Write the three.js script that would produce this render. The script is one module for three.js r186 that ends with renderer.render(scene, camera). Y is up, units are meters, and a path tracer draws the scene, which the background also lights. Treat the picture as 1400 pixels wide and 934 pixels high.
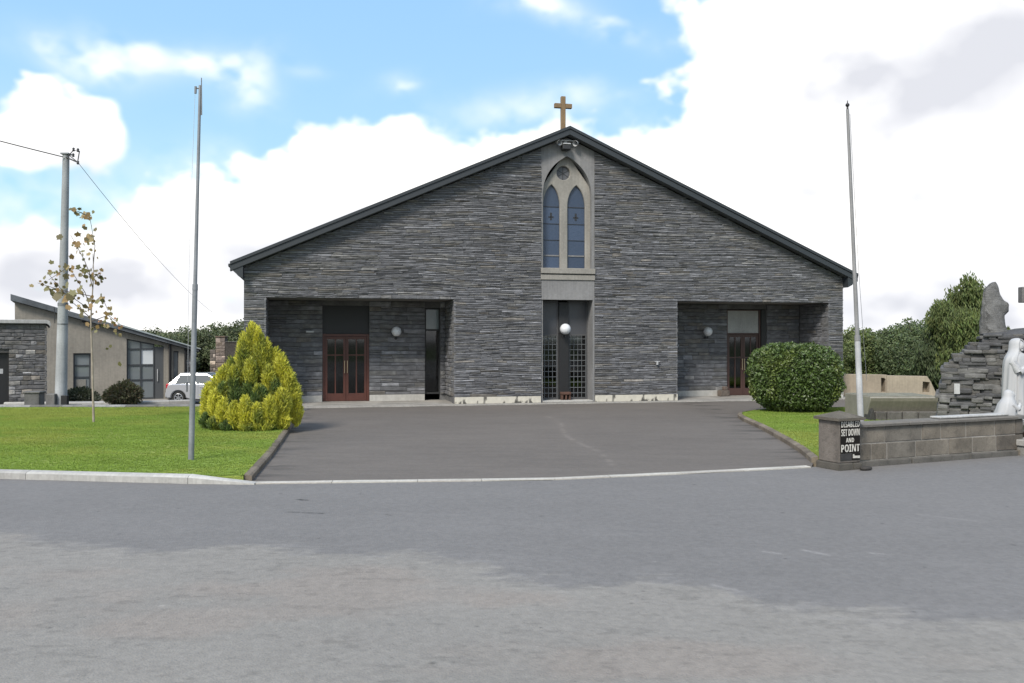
import * as THREE from 'three';
import { mergeGeometries } from 'three/addons/utils/BufferGeometryUtils.js';
import { RoundedBoxGeometry } from 'three/addons/geometries/RoundedBoxGeometry.js';
import { FontLoader } from 'three/addons/loaders/FontLoader.js';
import { TextGeometry } from 'three/addons/geometries/TextGeometry.js';

// ---------------------------------------------------------------- camera, exposure, sun
const EYE = 2.08, FOCAL = 1200;                       // focal length in pixels of the 1400 x 934 photograph
const scene = new THREE.Scene();
const camera = new THREE.PerspectiveCamera(2 * Math.atan(467 / FOCAL) * 180 / Math.PI, 1400 / 934, 0.1, 3000);
camera.position.set(0, EYE, 0);
camera.lookAt(0, EYE, -10);
const renderer = new THREE.WebGLRenderer({ antialias: true });
renderer.setSize(1024, 683);
renderer.toneMapping = THREE.LinearToneMapping;
renderer.toneMappingExposure = 1.45;
renderer.shadowMap.enabled = true;
const sunDirection = new THREE.Vector3(-0.35, 0.73, 0.67).normalize();
const sun = new THREE.DirectionalLight(new THREE.Color(1, 0.94, 0.85), 3.2);
sun.position.copy(sunDirection).multiplyScalar(80);
sun.castShadow = true;
sun.shadow.radius = 30;
sun.shadow.mapSize.set(2048, 2048);
Object.assign(sun.shadow.camera, { left: -50, right: 50, top: 50, bottom: -50, near: 1, far: 220 });
scene.add(sun); scene.add(sun.target);

// ---------------------------------------------------------------- noise and random numbers
function rng(seed) {
  let a = seed >>> 0;
  return () => { a = (a + 0x6D2B79F5) >>> 0; let t = a; t = Math.imul(t ^ (t >>> 15), t | 1); t ^= t + Math.imul(t ^ (t >>> 7), t | 61); return ((t ^ (t >>> 14)) >>> 0) / 4294967296; };
}
const clamp = (v, a = 0, b = 1) => Math.min(b, Math.max(a, v));
const smooth = (a, b, v) => { const t = clamp((v - a) / (b - a)); return t * t * (3 - 2 * t); };
const mix = (a, b, t) => a + (b - a) * t;
function hash3(x, y, z) { let h = Math.imul(x, 374761393) ^ Math.imul(y, 668265263) ^ Math.imul(z, 2147483647 - 1013); h = Math.imul(h ^ (h >>> 13), 1274126177); return ((h ^ (h >>> 16)) >>> 0) / 4294967296; }
function noise3(x, y, z, p = 0) {                     // value noise, 0..1; p > 0 repeats x and y every p cells
  const X = Math.floor(x), Y = Math.floor(y), Z = Math.floor(z);
  let u = x - X, v = y - Y, w = z - Z; u = u * u * (3 - 2 * u); v = v * v * (3 - 2 * v); w = w * w * (3 - 2 * w);
  const m = p ? (k) => ((k % p) + p) % p : (k) => k;
  const x0 = m(X), x1 = m(X + 1), y0 = m(Y), y1 = m(Y + 1);
  return mix(mix(mix(hash3(x0, y0, Z), hash3(x1, y0, Z), u), mix(hash3(x0, y1, Z), hash3(x1, y1, Z), u), v),
    mix(mix(hash3(x0, y0, Z + 1), hash3(x1, y0, Z + 1), u), mix(hash3(x0, y1, Z + 1), hash3(x1, y1, Z + 1), u), v), w);
}
function fbm(x, y, z, oct = 4) { let s = 0, a = 0.5, n = 0; for (let i = 0; i < oct; i++) { s += a * noise3(x, y, z + i * 7); n += a; a *= 0.5; x *= 2.03; y *= 2.03; z *= 2.03; } return s / n; }
function tfbm(u, v, cells, z, oct = 4) { let s = 0, a = 0.5, n = 0, c = cells; for (let i = 0; i < oct; i++) { s += a * noise3(u * c, v * c, z + i * 7.3, c); n += a; a *= 0.5; c *= 2; } return s / n; }

// ---------------------------------------------------------------- sky: blue air with broken cumulus
function makeSky() {
  const W = 4096, Hh = 2048, CLOUD = 0.95, data = new Float32Array(W * Hh * 4);
  const deg = Math.PI / 180;
  const at = (px, py) => { const az = Math.atan((px - 700) / FOCAL); return [az / deg, Math.atan((467 - py) / FOCAL * Math.cos(az)) / deg]; };
  // clouds seen in this part of the sky: [pixel x, y, half width, half height, weight]
  const place = (list) => list.map(([x, y, a, b, w = 1.25]) => { const [az, el] = at(x, y); return [az, el, a / 20.9, b / 20.9, w]; });
  const blobs = place([
    [1215, 50, 225, 150], [1095, 190, 145, 130], [1330, 230, 240, 230], [1000, 285, 85, 75], [1090, 340, 240, 95], [1020, 60, 50, 70], [965, 150, 38, 55], [1250, 420, 260, 70],
    [345, 290, 70, 68], [412, 215, 46, 44], [480, 255, 95, 70], [548, 215, 58, 48], [640, 272, 115, 66], [742, 240, 80, 56], [850, 265, 120, 54], [520, 345, 300, 85], [770, 335, 200, 60],
    [70, 172, 44, 32, 1.05], [115, 160, 46, 34, 1.1], [150, 176, 26, 30, 1.0], [35, 198, 38, 30, 0.85],
    [60, 372, 105, 52], [180, 358, 100, 46], [265, 345, 70, 60], [150, 430, 300, 62],
  ]);
  const smallClouds = place([[150, 68, 72, 24, 0.50], [200, 60, 34, 22, 0.44], [112, 78, 40, 13, 0.40], [728, 10, 58, 18, 0.62], [826, 40, 36, 13, 0.55], [350, 118, 36, 28, 0.47], [332, 104, 32, 14, 0.42], [318, 76, 60, 16, 0.42], [276, 78, 28, 12, 0.42], [560, 122, 26, 15, 0.42], [905, 62, 30, 12, 0.36]]);
  const wisps = place([[155, 66, 74, 26, 0.72], [110, 82, 50, 14, 0.35], [305, 76, 62, 16, 0.5], [350, 116, 36, 26, 0.55], [728, 12, 58, 18, 0.85], [828, 40, 42, 15, 0.6], [558, 122, 30, 18, 0.45], [430, 98, 24, 8, 0.35], [905, 62, 34, 14, 0.28], [60, 255, 120, 60, 0.62], [205, 265, 62, 20, 0.5], [690, 165, 70, 20, 0.6], [780, 150, 60, 18, 0.6], [900, 190, 60, 22, 0.35], [300, 215, 60, 26, 0.55], [230, 300, 60, 30, 0.45], [15, 300, 50, 40, 0.4], [1330, 395, 120, 30, 0.5]]);
  const greys = place([[1110, 100, 180, 60, 0.26], [1215, 170, 160, 70, 0.28], [1392, 105, 90, 62, 0.60], [328, 325, 75, 40, 0.60], [50, 275, 110, 45, 0.30], [1260, 405, 190, 44, 0.55], [60, 360, 90, 34, 0.36], [215, 405, 190, 40, 0.44], [620, 330, 90, 34, 0.35], [120, 205, 60, 24, 0.4], [1100, 228, 40, 18, 0.4], [1300, 60, 120, 50, 0.3]]);
  const sum = (list, A, E, join) => { let D = 0; for (const b of list) { const q = ((A - b[0]) / b[2]) ** 2 + ((E - b[1]) / b[3]) ** 2; if (q < 5) { const s = b[4] * Math.exp(-q * 0.95); D = join ? 1 - (1 - D) * (1 - Math.min(s, 0.99)) : D + s; } } return D; };
  const STEP = 4;
  for (let j = 0; j < Hh; j++) {
    const el = (j + 0.5) / Hh * 180 - 90;             // row 0 is straight down
    for (let i = 0; i < W; i++) {
      const k = (j * W + i) * 4;
      data[k + 3] = 1;
      if (el < -3) { data[k] = 0.16; data[k + 1] = 0.16; data[k + 2] = 0.15; continue; }
      // u = atan2(z, x) / 2pi + 0.5: the camera looks along -z
      let az = (i + 0.5) / W * 360 - 180 + 90; if (az > 180) az -= 360;
      const near = Math.abs(az) < 46 && el < 34;
      if (!near && (i % STEP || j % STEP)) { const q = ((j - j % STEP) * W + i - i % STEP) * 4; if (data[q + 3]) { data[k] = data[q]; data[k + 1] = data[q + 1]; data[k + 2] = data[q + 2]; continue; } }
      const ce = Math.cos(el * deg), dx = Math.sin(az * deg) * ce, dy = Math.sin(el * deg), dz = -Math.cos(az * deg) * ce;
      const hgt = Math.max(dy, 0.0) + 0.22;
      const gen = fbm(dx / hgt * 1.3 + 9, dz / hgt * 1.3 + 4, 2.7, 5);
      let d = smooth(0.40, 0.54, gen), thick = smooth(0.46, 0.70, gen) * 0.8;
      if (near) {
        const inView = (1 - smooth(33, 44, Math.abs(az))) * (1 - smooth(23, 32, el));
        const wx = fbm(dx * 8, dy * 12, dz * 8, 3) - 0.5, wy = fbm(dx * 8 + 31, dy * 12, dz * 8, 3) - 0.5;
        const puff = fbm(dx * 17 + 3, dy * 25, dz * 17, 5) - 0.5 + 0.35 * (fbm(dx * 55, dy * 75, dz * 55 + 3, 2) - 0.5);
        const puff2 = fbm(dx * 19 + 50, dy * 27, dz * 19, 4) - 0.5;
        const A = az + wx * 2.2 + puff * 2.4, E = el + wy * 1.8 + puff2 * 2.2, D = sum(blobs, A, E, true);
        const wisp = sum(wisps, az + wx * 5, el + wy * 4, false) * clamp(0.75 + puff * 2.6);
        const body = smooth(0.36, 0.76, D + puff * 1.05 * smooth(0.03, 0.3, D));
        const Ds = sum(smallClouds, A, E, true), tuft = 0.66 * smooth(0.14, 0.85, Ds + puff * 0.9 * smooth(0.03, 0.25, Ds));
        const v = 1 - (1 - Math.max(body, tuft)) * (1 - clamp(wisp, 0, 0.92) * 0.62);
        const g = sum(greys, az + wx * 8, el + wy * 6, false) * clamp(0.95 + puff * 0.5) + 0.34 * smooth(0.45, 0.72, fbm(dx * 9 + 7, dy * 15, dz * 9, 4)) * smooth(0.5, 0.9, D) + 0.16 * clamp(puff * 3);
        d = mix(d, v, inView); thick = mix(thick, g, inView);
      }
      const lo = Math.exp(-Math.max(el, 0) / 12);
      const air = [mix(0.200, 0.545, lo), mix(0.388, 0.80, lo), mix(0.69, 0.74, lo)];
      const c = CLOUD - (CLOUD - 0.57) * clamp(thick * 1.4);
      const cloud = [c * mix(1.02, 0.965, clamp(thick * 1.4)), c * mix(1.0, 0.985, clamp(thick * 1.4)), c * mix(0.96, 1.06, clamp(thick * 1.4))];
      for (let n = 0; n < 3; n++) data[k + n] = mix(air[n], cloud[n], d);
    }
  }
  const t = new THREE.DataTexture(data, W, Hh, THREE.RGBAFormat, THREE.FloatType);
  t.mapping = THREE.EquirectangularReflectionMapping;
  t.magFilter = t.minFilter = THREE.LinearFilter;
  t.needsUpdate = true;
  return t;
}
const T0 = Date.now(); const skyTexture = makeSky(); 
scene.background = skyTexture;
scene.environment = skyTexture;

// ---------------------------------------------------------------- helpers
const taken = new Map();
function numbered(name) { const n = taken.get(name) || 0; taken.set(name, n + 1); return n ? `${name}_${String(n).padStart(3, '0')}` : name; }
function tag(o, label, category, group) { if (label) o.userData.label = label; if (category) o.userData.category = category; if (group) o.userData.group = group; return o; }
function thing(name, label, category, [x, y, z] = [0, 0, 0], turn = 0, group) {
  const o = new THREE.Group(); o.name = numbered(name); o.position.set(x, y, z); o.rotation.y = turn; scene.add(o);
  return tag(o, label, category, group);
}
function obj(name, geo, mat, parent = scene) {
  const g = Array.isArray(geo) ? merge(geo) : geo;
  const m = new THREE.Mesh(g, mat); m.name = parent === scene ? numbered(name) : name; m.castShadow = m.receiveShadow = true; parent.add(m); return m;
}
function struct(name, geo, mat, label) { const m = obj(name, geo, mat); m.userData.kind = 'structure'; if (label) m.userData.label = label; return m; }
function flat(g) {                                    // not indexed, with uv in metres by the way each face points
  let n = g.index ? g.toNonIndexed() : g;
  if (!n.attributes.normal) n.computeVertexNormals();
  const p = n.attributes.position, m = n.attributes.normal, uv = new Float32Array(p.count * 2);
  for (let i = 0; i < p.count; i++) {
    const ax = Math.abs(m.getX(i)), ay = Math.abs(m.getY(i)), az = Math.abs(m.getZ(i));
    const x = p.getX(i), y = p.getY(i), z = p.getZ(i);
    if (ay > ax && ay > az) { uv[2 * i] = x; uv[2 * i + 1] = z; } else if (ax > az) { uv[2 * i] = z; uv[2 * i + 1] = y; } else { uv[2 * i] = x; uv[2 * i + 1] = y; }
  }
  n.setAttribute('uv', new THREE.BufferAttribute(uv, 2));
  return n;
}
function merge(list) {
  const c = list.some((g) => g.attributes.color);
  const out = list.map((g) => {
    const n = g.index ? g.toNonIndexed() : g;
    for (const k of Object.keys(n.attributes)) if (!['position', 'normal', 'uv', 'color'].includes(k)) n.deleteAttribute(k);
    if (!n.attributes.normal) n.computeVertexNormals();
    if (!n.attributes.uv) n.setAttribute('uv', new THREE.BufferAttribute(new Float32Array(n.attributes.position.count * 2), 2));
    if (c && !n.attributes.color) n.setAttribute('color', new THREE.BufferAttribute(new Float32Array(n.attributes.position.count * 3).fill(1), 3));
    return n;
  });
  return mergeGeometries(out, false);
}
function bx(x0, x1, y0, y1, z0, z1, r = 0) {
  const w = x1 - x0, h = y1 - y0, d = z1 - z0;
  const g = r > 0 ? new RoundedBoxGeometry(w, h, d, 1, Math.min(r, w / 2.1, h / 2.1, d / 2.1)) : new THREE.BoxGeometry(w, h, d);
  g.translate((x0 + x1) / 2, (y0 + y1) / 2, (z0 + z1) / 2);
  return flat(g);
}
function cyl(rt, rb, h, x, y, z, seg = 20) { const g = new THREE.CylinderGeometry(rt, rb, h, seg); g.translate(x, y + h / 2, z); return flat(g); }
function tube(pts, r, seg = 24, rad = 6) { return new THREE.TubeGeometry(new THREE.CatmullRomCurve3(pts.map((p) => new THREE.Vector3(...p))), seg, r, rad, false); }
function limb(a, b, ra, rb, seg = 7) {                // tapered rod between two points
  const A = new THREE.Vector3(...a), B = new THREE.Vector3(...b), L = A.distanceTo(B);
  const g = new THREE.CylinderGeometry(rb, ra, L, seg, 1, false); g.translate(0, L / 2, 0);
  g.applyQuaternion(new THREE.Quaternion().setFromUnitVectors(new THREE.Vector3(0, 1, 0), B.clone().sub(A).normalize())); g.translate(A.x, A.y, A.z);
  return flat(g);
}
function extr(pts, depth, z0 = 0, holes = [], bevel = 0) {
  const s = pts instanceof THREE.Shape ? pts : new THREE.Shape(pts.map((p) => new THREE.Vector2(p[0], p[1])));
  for (const h of holes) s.holes.push(h instanceof THREE.Path ? h : new THREE.Path(h.map((p) => new THREE.Vector2(p[0], p[1]))));
  const g = new THREE.ExtrudeGeometry(s, { depth: depth - 2 * bevel, bevelEnabled: bevel > 0, bevelSize: bevel, bevelOffset: -bevel, bevelThickness: bevel, bevelSegments: 1, curveSegments: 24 });
  g.translate(0, 0, z0 + bevel);
  return flat(g);
}
function sheet(pts, y, h) {                           // a level polygon of the ground plan (x, z), or a slab with h > 0
  const s = new THREE.Shape(pts.map(([x, z]) => new THREE.Vector2(x, -z)));
  const g = h ? new THREE.ExtrudeGeometry(s, { depth: h, bevelEnabled: false }) : new THREE.ShapeGeometry(s);
  g.rotateX(-Math.PI / 2); g.translate(0, y - (h || 0), 0);
  return flat(g);
}
const onGround = (px, py, y = 0) => { const t = (EYE - y) * FOCAL / (py - 467); return [(px - 700) / FOCAL * t, -t]; };
const atDepth = (px, py, d) => [(px - 700) / FOCAL * d, EYE + (467 - py) / FOCAL * d, -d];
const landY = (x, z) => -0.72 * smooth(27.2, 38.5, -z) * smooth(-8.6, -11.5, x) * 1;

// ---------------------------------------------------------------- textures and materials
function tex(w, h, fn, { srgb = true, rep = 1, mirror = false } = {}) {
  const d = new Uint8Array(w * h * 4);
  for (let j = 0; j < h; j++) for (let i = 0; i < w; i++) {
    const c = fn(i / w, j / h), k = (j * w + i) * 4;
    if (typeof c === 'number') d[k] = d[k + 1] = d[k + 2] = clamp(c) * 255; else { d[k] = clamp(c[0]) * 255; d[k + 1] = clamp(c[1]) * 255; d[k + 2] = clamp(c[2]) * 255; }
    d[k + 3] = 255;
  }
  const t = new THREE.DataTexture(d, w, h, THREE.RGBAFormat);
  t.wrapS = t.wrapT = mirror ? THREE.MirroredRepeatWrapping : THREE.RepeatWrapping;
  t.magFilter = THREE.LinearFilter; t.minFilter = THREE.LinearMipmapLinearFilter; t.generateMipmaps = true;
  t.colorSpace = srgb ? THREE.SRGBColorSpace : THREE.NoColorSpace; t.repeat.set(rep, rep); t.needsUpdate = true;
  return t;
}
const withRepeat = (t, r, r2 = r) => { const c = t.clone(); c.repeat.set(r, r2); c.needsUpdate = true; return c; };
const toS = (v) => v <= 0.0031308 ? v * 12.92 : 1.055 * Math.pow(v, 1 / 2.4) - 0.055;
const mottle = tex(512, 512, (u, v) => { const a = tfbm(u, v, 4, 1, 6), b = tfbm(u, v, 64, 9, 2); return 0.80 + 0.30 * (a - 0.5) + 0.12 * (b - 0.5) + (tfbm(u, v, 16, 5, 2) > 0.68 ? -0.06 : 0); });
const grain = tex(512, 512, (u, v) => 0.6 * tfbm(u, v, 64, 3, 3) + 0.4 * tfbm(u, v, 8, 8, 4), { srgb: false });
const slateMap = tex(512, 512, (u, v) => { const a = tfbm(u, v, 6, 2, 5), s = noise3(u * 6, v * 96, 3, 96) * 0.5 + tfbm(u, v, 32, 4, 3) * 0.5; return 0.78 + 0.34 * (a - 0.5) + 0.22 * (s - 0.5); });
const streak = tex(512, 512, (u, v) => { const a = tfbm(u, v, 3, 21, 4); return 0.84 + 0.22 * (a - 0.5) + 0.05 * (noise3(u * 90, v * 5, 8, 90) - 0.5) + 0.08 * (tfbm(u, v, 48, 11, 2) - 0.5); });
function mat(r, g, b, { rough = 0.85, map = mottle, rep = 0.5, bump = 0.004, brep, metal = 0, side, vc = false, phys } = {}) {
  const K = phys ? THREE.MeshPhysicalMaterial : THREE.MeshStandardMaterial;
  const o = { color: new THREE.Color().setRGB(r, g, b), roughness: rough, metalness: metal, vertexColors: vc };
  if (map) o.map = withRepeat(map, rep);
  if (bump) { o.bumpMap = withRepeat(grain, brep || rep * 2); o.bumpScale = bump; }
  if (side) o.side = side;
  return new K({ ...o, ...(phys || {}) });
}
const M = {
  stone: mat(1, 1, 1, { map: slateMap, rep: 1, bump: 0.012, brep: 1.6, vc: true, rough: 0.8 }),
  mortar: mat(0.19, 0.19, 0.193, { rep: 1.1, bump: 0.01 }),
  concrete: mat(0.27, 0.268, 0.27, { map: streak, rep: 0.4, bump: 0.003, brep: 2 }),
  concreteWarm: mat(0.355, 0.338, 0.305, { map: streak, rep: 0.45, bump: 0.003, brep: 2 }),
  plinth: mat(0.56, 0.55, 0.52, { map: streak, rep: 0.35, bump: 0.004, brep: 2 }),
  paving: mat(0.42, 0.40, 0.37, { rep: 0.5, bump: 0.003 }),
  fascia: mat(0.026, 0.031, 0.036, { rough: 0.5, map: null, bump: 0.0006, brep: 3 }),
  roof: mat(0.045, 0.05, 0.055, { rep: 0.4, bump: 0.01 }),
  wood: mat(0.115, 0.036, 0.024, { map: streak, rep: 0.8, rough: 0.45, bump: 0.001, brep: 4 }),
  woodDull: mat(0.085, 0.040, 0.032, { map: streak, rep: 0.8, rough: 0.5, bump: 0.001, brep: 4 }),
  dark: mat(0.02, 0.021, 0.023, { map: null, rough: 0.6, bump: 0 }),
  black: mat(0.012, 0.012, 0.013, { map: null, rough: 0.5, bump: 0 }),
  brass: mat(0.62, 0.50, 0.34, { map: null, rough: 0.3, metal: 0.9, bump: 0 }),
  steel: mat(0.30, 0.31, 0.32, { rep: 2, rough: 0.5, metal: 0.55, bump: 0 }),
  galv: mat(0.30, 0.32, 0.34, { map: streak, rep: 0.7, rough: 0.6, metal: 0.25, bump: 0.0006, brep: 4 }),
  whitePaint: mat(0.58, 0.59, 0.60, { map: streak, rep: 1, rough: 0.5, bump: 0 }),
  opal: new THREE.MeshPhysicalMaterial({ color: new THREE.Color().setRGB(0.60, 0.61, 0.63), roughness: 0.35, clearcoat: 0.3, clearcoatRoughness: 0.1 }),
  glass: new THREE.MeshPhysicalMaterial({ color: new THREE.Color().setRGB(0.55, 0.58, 0.6), roughness: 0.04, transmission: 1, thickness: 0, ior: 1.5 }),
  mesh: mat(0.15, 0.16, 0.17, { map: null, rough: 0.5, metal: 0.4, bump: 0 }),
};

// ================================================================ THE GROUND
// land: one large sheet to the horizon, falling away gently at the side car park
{
  const xs = [], zs = [];
  for (let x = -1500; x <= 1500; x += (x < -60 || x >= 60 ? 60 : 2)) xs.push(x);
  for (let z = 200; z >= -2400; z -= (z > 20 || z < -80 ? 60 : 2)) zs.push(z);
  const pos = [], idx = [];
  for (const z of zs) for (const x of xs) pos.push(x, landY(x, z) - 0.06 - (z > -12 ? 0.1 : 0) + (z < -120 ? 0.8 * fbm(x / 90, z / 90, 1, 3) - 0.5 : 0), z);
  for (let j = 0; j < zs.length - 1; j++) for (let i = 0; i < xs.length - 1; i++) { const a = j * xs.length + i, b = a + 1, c = a + xs.length, d = c + 1; idx.push(a, b, c, b, d, c); }
  const g = new THREE.BufferGeometry(); g.setAttribute('position', new THREE.Float32BufferAttribute(pos, 3)); g.setIndex(idx); g.computeVertexNormals();
  for (let i = 0; i < g.attributes.normal.count; i++) if (g.attributes.normal.getY(i) < 0) { const t = g.index.array; for (let k = 0; k < t.length; k += 3) { const q = t[k]; t[k] = t[k + 1]; t[k + 1] = q; } g.computeVertexNormals(); break; }
  struct('ground', flat(g), mat(0.085, 0.125, 0.035, { rep: 0.2, bump: 0.02, rough: 0.95 }), 'rough green field beyond the church grounds');
}
// the edge between the paler worn asphalt near the camera and the bluish darker asphalt behind it, read off the photograph
const wornEdge = [[-200, 728], [0, 733], [200, 748], [430, 750], [560, 760], [700, 780], [835, 803], [868, 786], [960, 800], [1050, 826], [1130, 831], [1200, 832], [1290, 848], [1400, 856], [1600, 870]].map(([x, y]) => onGround(x, y));
function edgeZ(x) { for (let i = 0; i < wornEdge.length - 1; i++) { const [a, za] = wornEdge[i], [b, zb] = wornEdge[i + 1]; if (x >= a && x <= b) return mix(za, zb, (x - a) / (b - a)); } return x < wornEdge[0][0] ? wornEdge[0][1] : wornEdge[wornEdge.length - 1][1]; }
const scratches = [[1045, 754, 1065, 757, 0.05], [1098, 752, 1128, 758, 0.045], [975, 800, 1010, 808, 0.04], [395, 700, 440, 702, -0.05], [1190, 756, 1204, 757, 0.04], [408, 683, 418, 684, -0.09], [1255, 703, 1330, 712, 0.02]].map(([a, b, c, d, s]) => [...onGround(a, b), ...onGround(c, d), s]);
const spots = []; { const r = rng(91); for (let i = 0; i < 90; i++) spots.push([-8 + 16 * r(), -13 + 8.5 * r(), 0.008 + 0.02 * r(), r() < 0.7 ? -0.5 : 0.35]); }
const RW = 1792, RH = 1216, RX = -9.5, RZ = -17, RWm = 19, RHm = 14.2, marks = new Float32Array(RW * RH);
const stamp = (x0, x1, z0, z1, fn) => { for (let j = Math.max(0, Math.floor((z0 - RZ) / RHm * RH)); j < Math.min(RH, (z1 - RZ) / RHm * RH); j++) for (let i = Math.max(0, Math.floor((x0 - RX) / RWm * RW)); i < Math.min(RW, (x1 - RX) / RWm * RW); i++) marks[j * RW + i] += fn(RX + i / RW * RWm, RZ + j / RH * RHm); };
for (const [ax, az, bX, bz, str] of scratches) stamp(Math.min(ax, bX) - 0.1, Math.max(ax, bX) + 0.1, Math.min(az, bz) - 0.1, Math.max(az, bz) + 0.1, (x, z) => { const L = (bX - ax) ** 2 + (bz - az) ** 2, t = clamp(((x - ax) * (bX - ax) + (z - az) * (bz - az)) / L), d = Math.hypot(x - ax - t * (bX - ax), (z - az - t * (bz - az))); return str * 9 * Math.exp(-((d / 0.035) ** 2)) * (0.4 + noise3(x * 40, z * 40, 5)); });
for (const [ax, az, r, s2] of spots) stamp(ax - 2 * r, ax + 2 * r, az - 2 * r, az + 2 * r, (x, z) => s2 * Math.exp(-((x - ax) ** 2 + (z - az) ** 2) / (r * r)));
const roadMap = tex(RW, RH, (u, v) => {
  const x = RX + RWm * u, z = RZ + RHm * v;
  const wob = (fbm(x * 1.1, z * 2.2, 4, 3) - 0.5) * 1.1 + (fbm(x * 7, z * 12, 6, 3) - 0.5) * 0.35;
  const w = smooth(-0.22, 0.22, z - edgeZ(x) + wob);
  const c = fbm(x * 0.45, z * 1.0, 2, 3) - 0.5, f = fbm(x * 24, z * 24, 8, 2) - 0.5, s = noise3(x * 3.1, z * 11, 12) - 0.5, g = fbm(x * 2.2, z * 3.4, 17, 4) - 0.5;
  let k = 1 + 0.12 * c + 0.26 * f + 0.05 * s + 0.08 * g;
  const chips = noise3(x * 60, z * 60, 3); if (chips > 0.86) k += 0.10; if (chips < 0.10) k -= 0.14;
  // fretted aggregate along the worn edge
  const rim = Math.exp(-(((z - edgeZ(x) + wob) / 0.30) ** 2)) * smooth(0.50, 0.66, fbm(x * 6, z * 14, 33, 3)); k += 0.16 * rim;
  const pit = smooth(0.64, 0.74, fbm(x * 5.5, z * 13, 41, 3)) * w; k -= 0.13 * pit;
  k += marks[Math.min(RH - 1, Math.round(v * RH)) * RW + Math.min(RW - 1, Math.round(u * RW))];
  const warm = smooth(0.5, 0.72, fbm(x * 0.8 + 5, z * 1.4, 51, 3)) * w;
  const A = [0.140, 0.135, 0.132], B = [0.192 + 0.010 * warm, 0.182, 0.167 - 0.004 * warm];
  return [0, 1, 2].map((n) => toS(mix(A[n], B[n], w) * k));
}, { mirror: true });

const asphaltBump = tex(1024, 1024, (u, v) => { const a = tfbm(u, v, 128, 3, 2), b = tfbm(u, v, 12, 9, 4); return 0.55 * a + 0.45 * b; }, { srgb: false });
function planUV(g, x0, z0, w, d) { const p = g.attributes.position, uv = g.attributes.uv; for (let i = 0; i < p.count; i++) uv.setXY(i, (p.getX(i) - x0) / w, (p.getZ(i) - z0) / d); return g; }
const bumpFor = (w, d, metres) => { const t = asphaltBump.clone(); t.repeat.set(w / metres, d / metres); t.needsUpdate = true; return t; };
{
  const g = planUV(sheet([[-60, 30], [60, 30], [60, -26], [22, -21.6], [5.2, -14.55], [4.6, -14.6], [0.6, -13.4], [-3.8, -13.0], [-4.8, -13.0], [-7.74, -13.45], [-60, -21.8]], 0), RX, RZ, RWm, RHm);
  struct('road', g, new THREE.MeshStandardMaterial({ map: roadMap, roughness: 0.9, bumpMap: bumpFor(RWm, RHm, 1.5), bumpScale: 0.007 }), 'grey asphalt road with a paler worn patch in front');
}
const apronLine = [[-3.74, -12.78], [0.57, -13.14], [2.9, -13.8], [4.93, -14.45]];
const seam = [...onGround(748, 570), ...onGround(832, 636)];
const driveMap = tex(1280, 832, (u, v) => {
  const x = -12 + 26 * u, z = -29 + 17 * v;
  const c = fbm(x * 0.5, z * 0.8, 62, 5) - 0.5, f = fbm(x * 22, z * 22, 68, 3) - 0.5, s = noise3(x * 1.2, z * 9, 70) - 0.5;
  let k = 1 + 0.20 * c + 0.26 * f + 0.10 * s + 0.16 * (fbm(x * 3, z * 5, 74, 4) - 0.5);
  const L = (seam[2] - seam[0]) ** 2 + (seam[3] - seam[1]) ** 2, t = clamp(((x - seam[0]) * (seam[2] - seam[0]) + (z - seam[1]) * (seam[3] - seam[1])) / L);
  const d = Math.hypot(x - seam[0] - t * (seam[2] - seam[0]) - 0.12 * Math.sin(t * 9), z - seam[1] - t * (seam[3] - seam[1]));
  k += 0.30 * Math.exp(-((d / 0.06) ** 2)) * smooth(0.3, 0.6, fbm(x * 3, z * 3, 77, 3)) + 0.05 * Math.exp(-((d / 0.25) ** 2));
  const moss = smooth(0.52, 0.7, fbm(x * 1.6, z * 4.5, 81, 4)) * (Math.exp(-(((x - mix(-3.9, -6.3, clamp((-z - 13) / 13.3))) / 0.55) ** 2)) + Math.exp(-(((x - mix(5.2, 6.1, clamp((-z - 14.5) / 9.5))) / 0.6) ** 2)));
  k *= 1 - 0.45 * clamp(moss);
  return [0.110 * k, 0.097 * k, 0.086 * k].map(toS);
}, { mirror: true });
{
  const g = planUV(sheet([...apronLine, [5.75, -16.5], [6.7, -23.9], [7.6, -24.9], [13.2, -26.6], [13.6, -33], [-7.9, -29], [-9.8, -26.4], [-6.3, -26.3], [-5.08, -19.97], [-3.9, -13.1]], 0.006), -12, -29, 26, 17);
  struct('driveway', g, new THREE.MeshStandardMaterial({ map: driveMap, roughness: 0.88, bumpMap: bumpFor(26, 17, 1.5), bumpScale: 0.008 }), 'brownish tarmac forecourt leading up to the church');
}

// side car park following the fall of the land
{
  const pos = [], idx = [], nx = 30, nz = 30;
  for (let j = 0; j <= nz; j++) for (let i = 0; i <= nx; i++) { const x = mix(-60, -6.2, i / nx), z = mix(-26.0, -54, j / nz); pos.push(x, landY(x, z) + 0.012, z); }
  for (let j = 0; j < nz; j++) for (let i = 0; i < nx; i++) { const a = j * (nx + 1) + i, c = a + nx + 1; idx.push(a, a + 1, c, a + 1, c + 1, c); }
  const g = new THREE.BufferGeometry(); g.setAttribute('position', new THREE.Float32BufferAttribute(pos, 3)); g.setIndex(idx); g.computeVertexNormals();
  struct('car_park', flat(g), mat(0.135, 0.135, 0.135, { rep: 0.35, bump: 0.006, brep: 1 }), 'grey tarmac car park beside the church');
}
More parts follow.
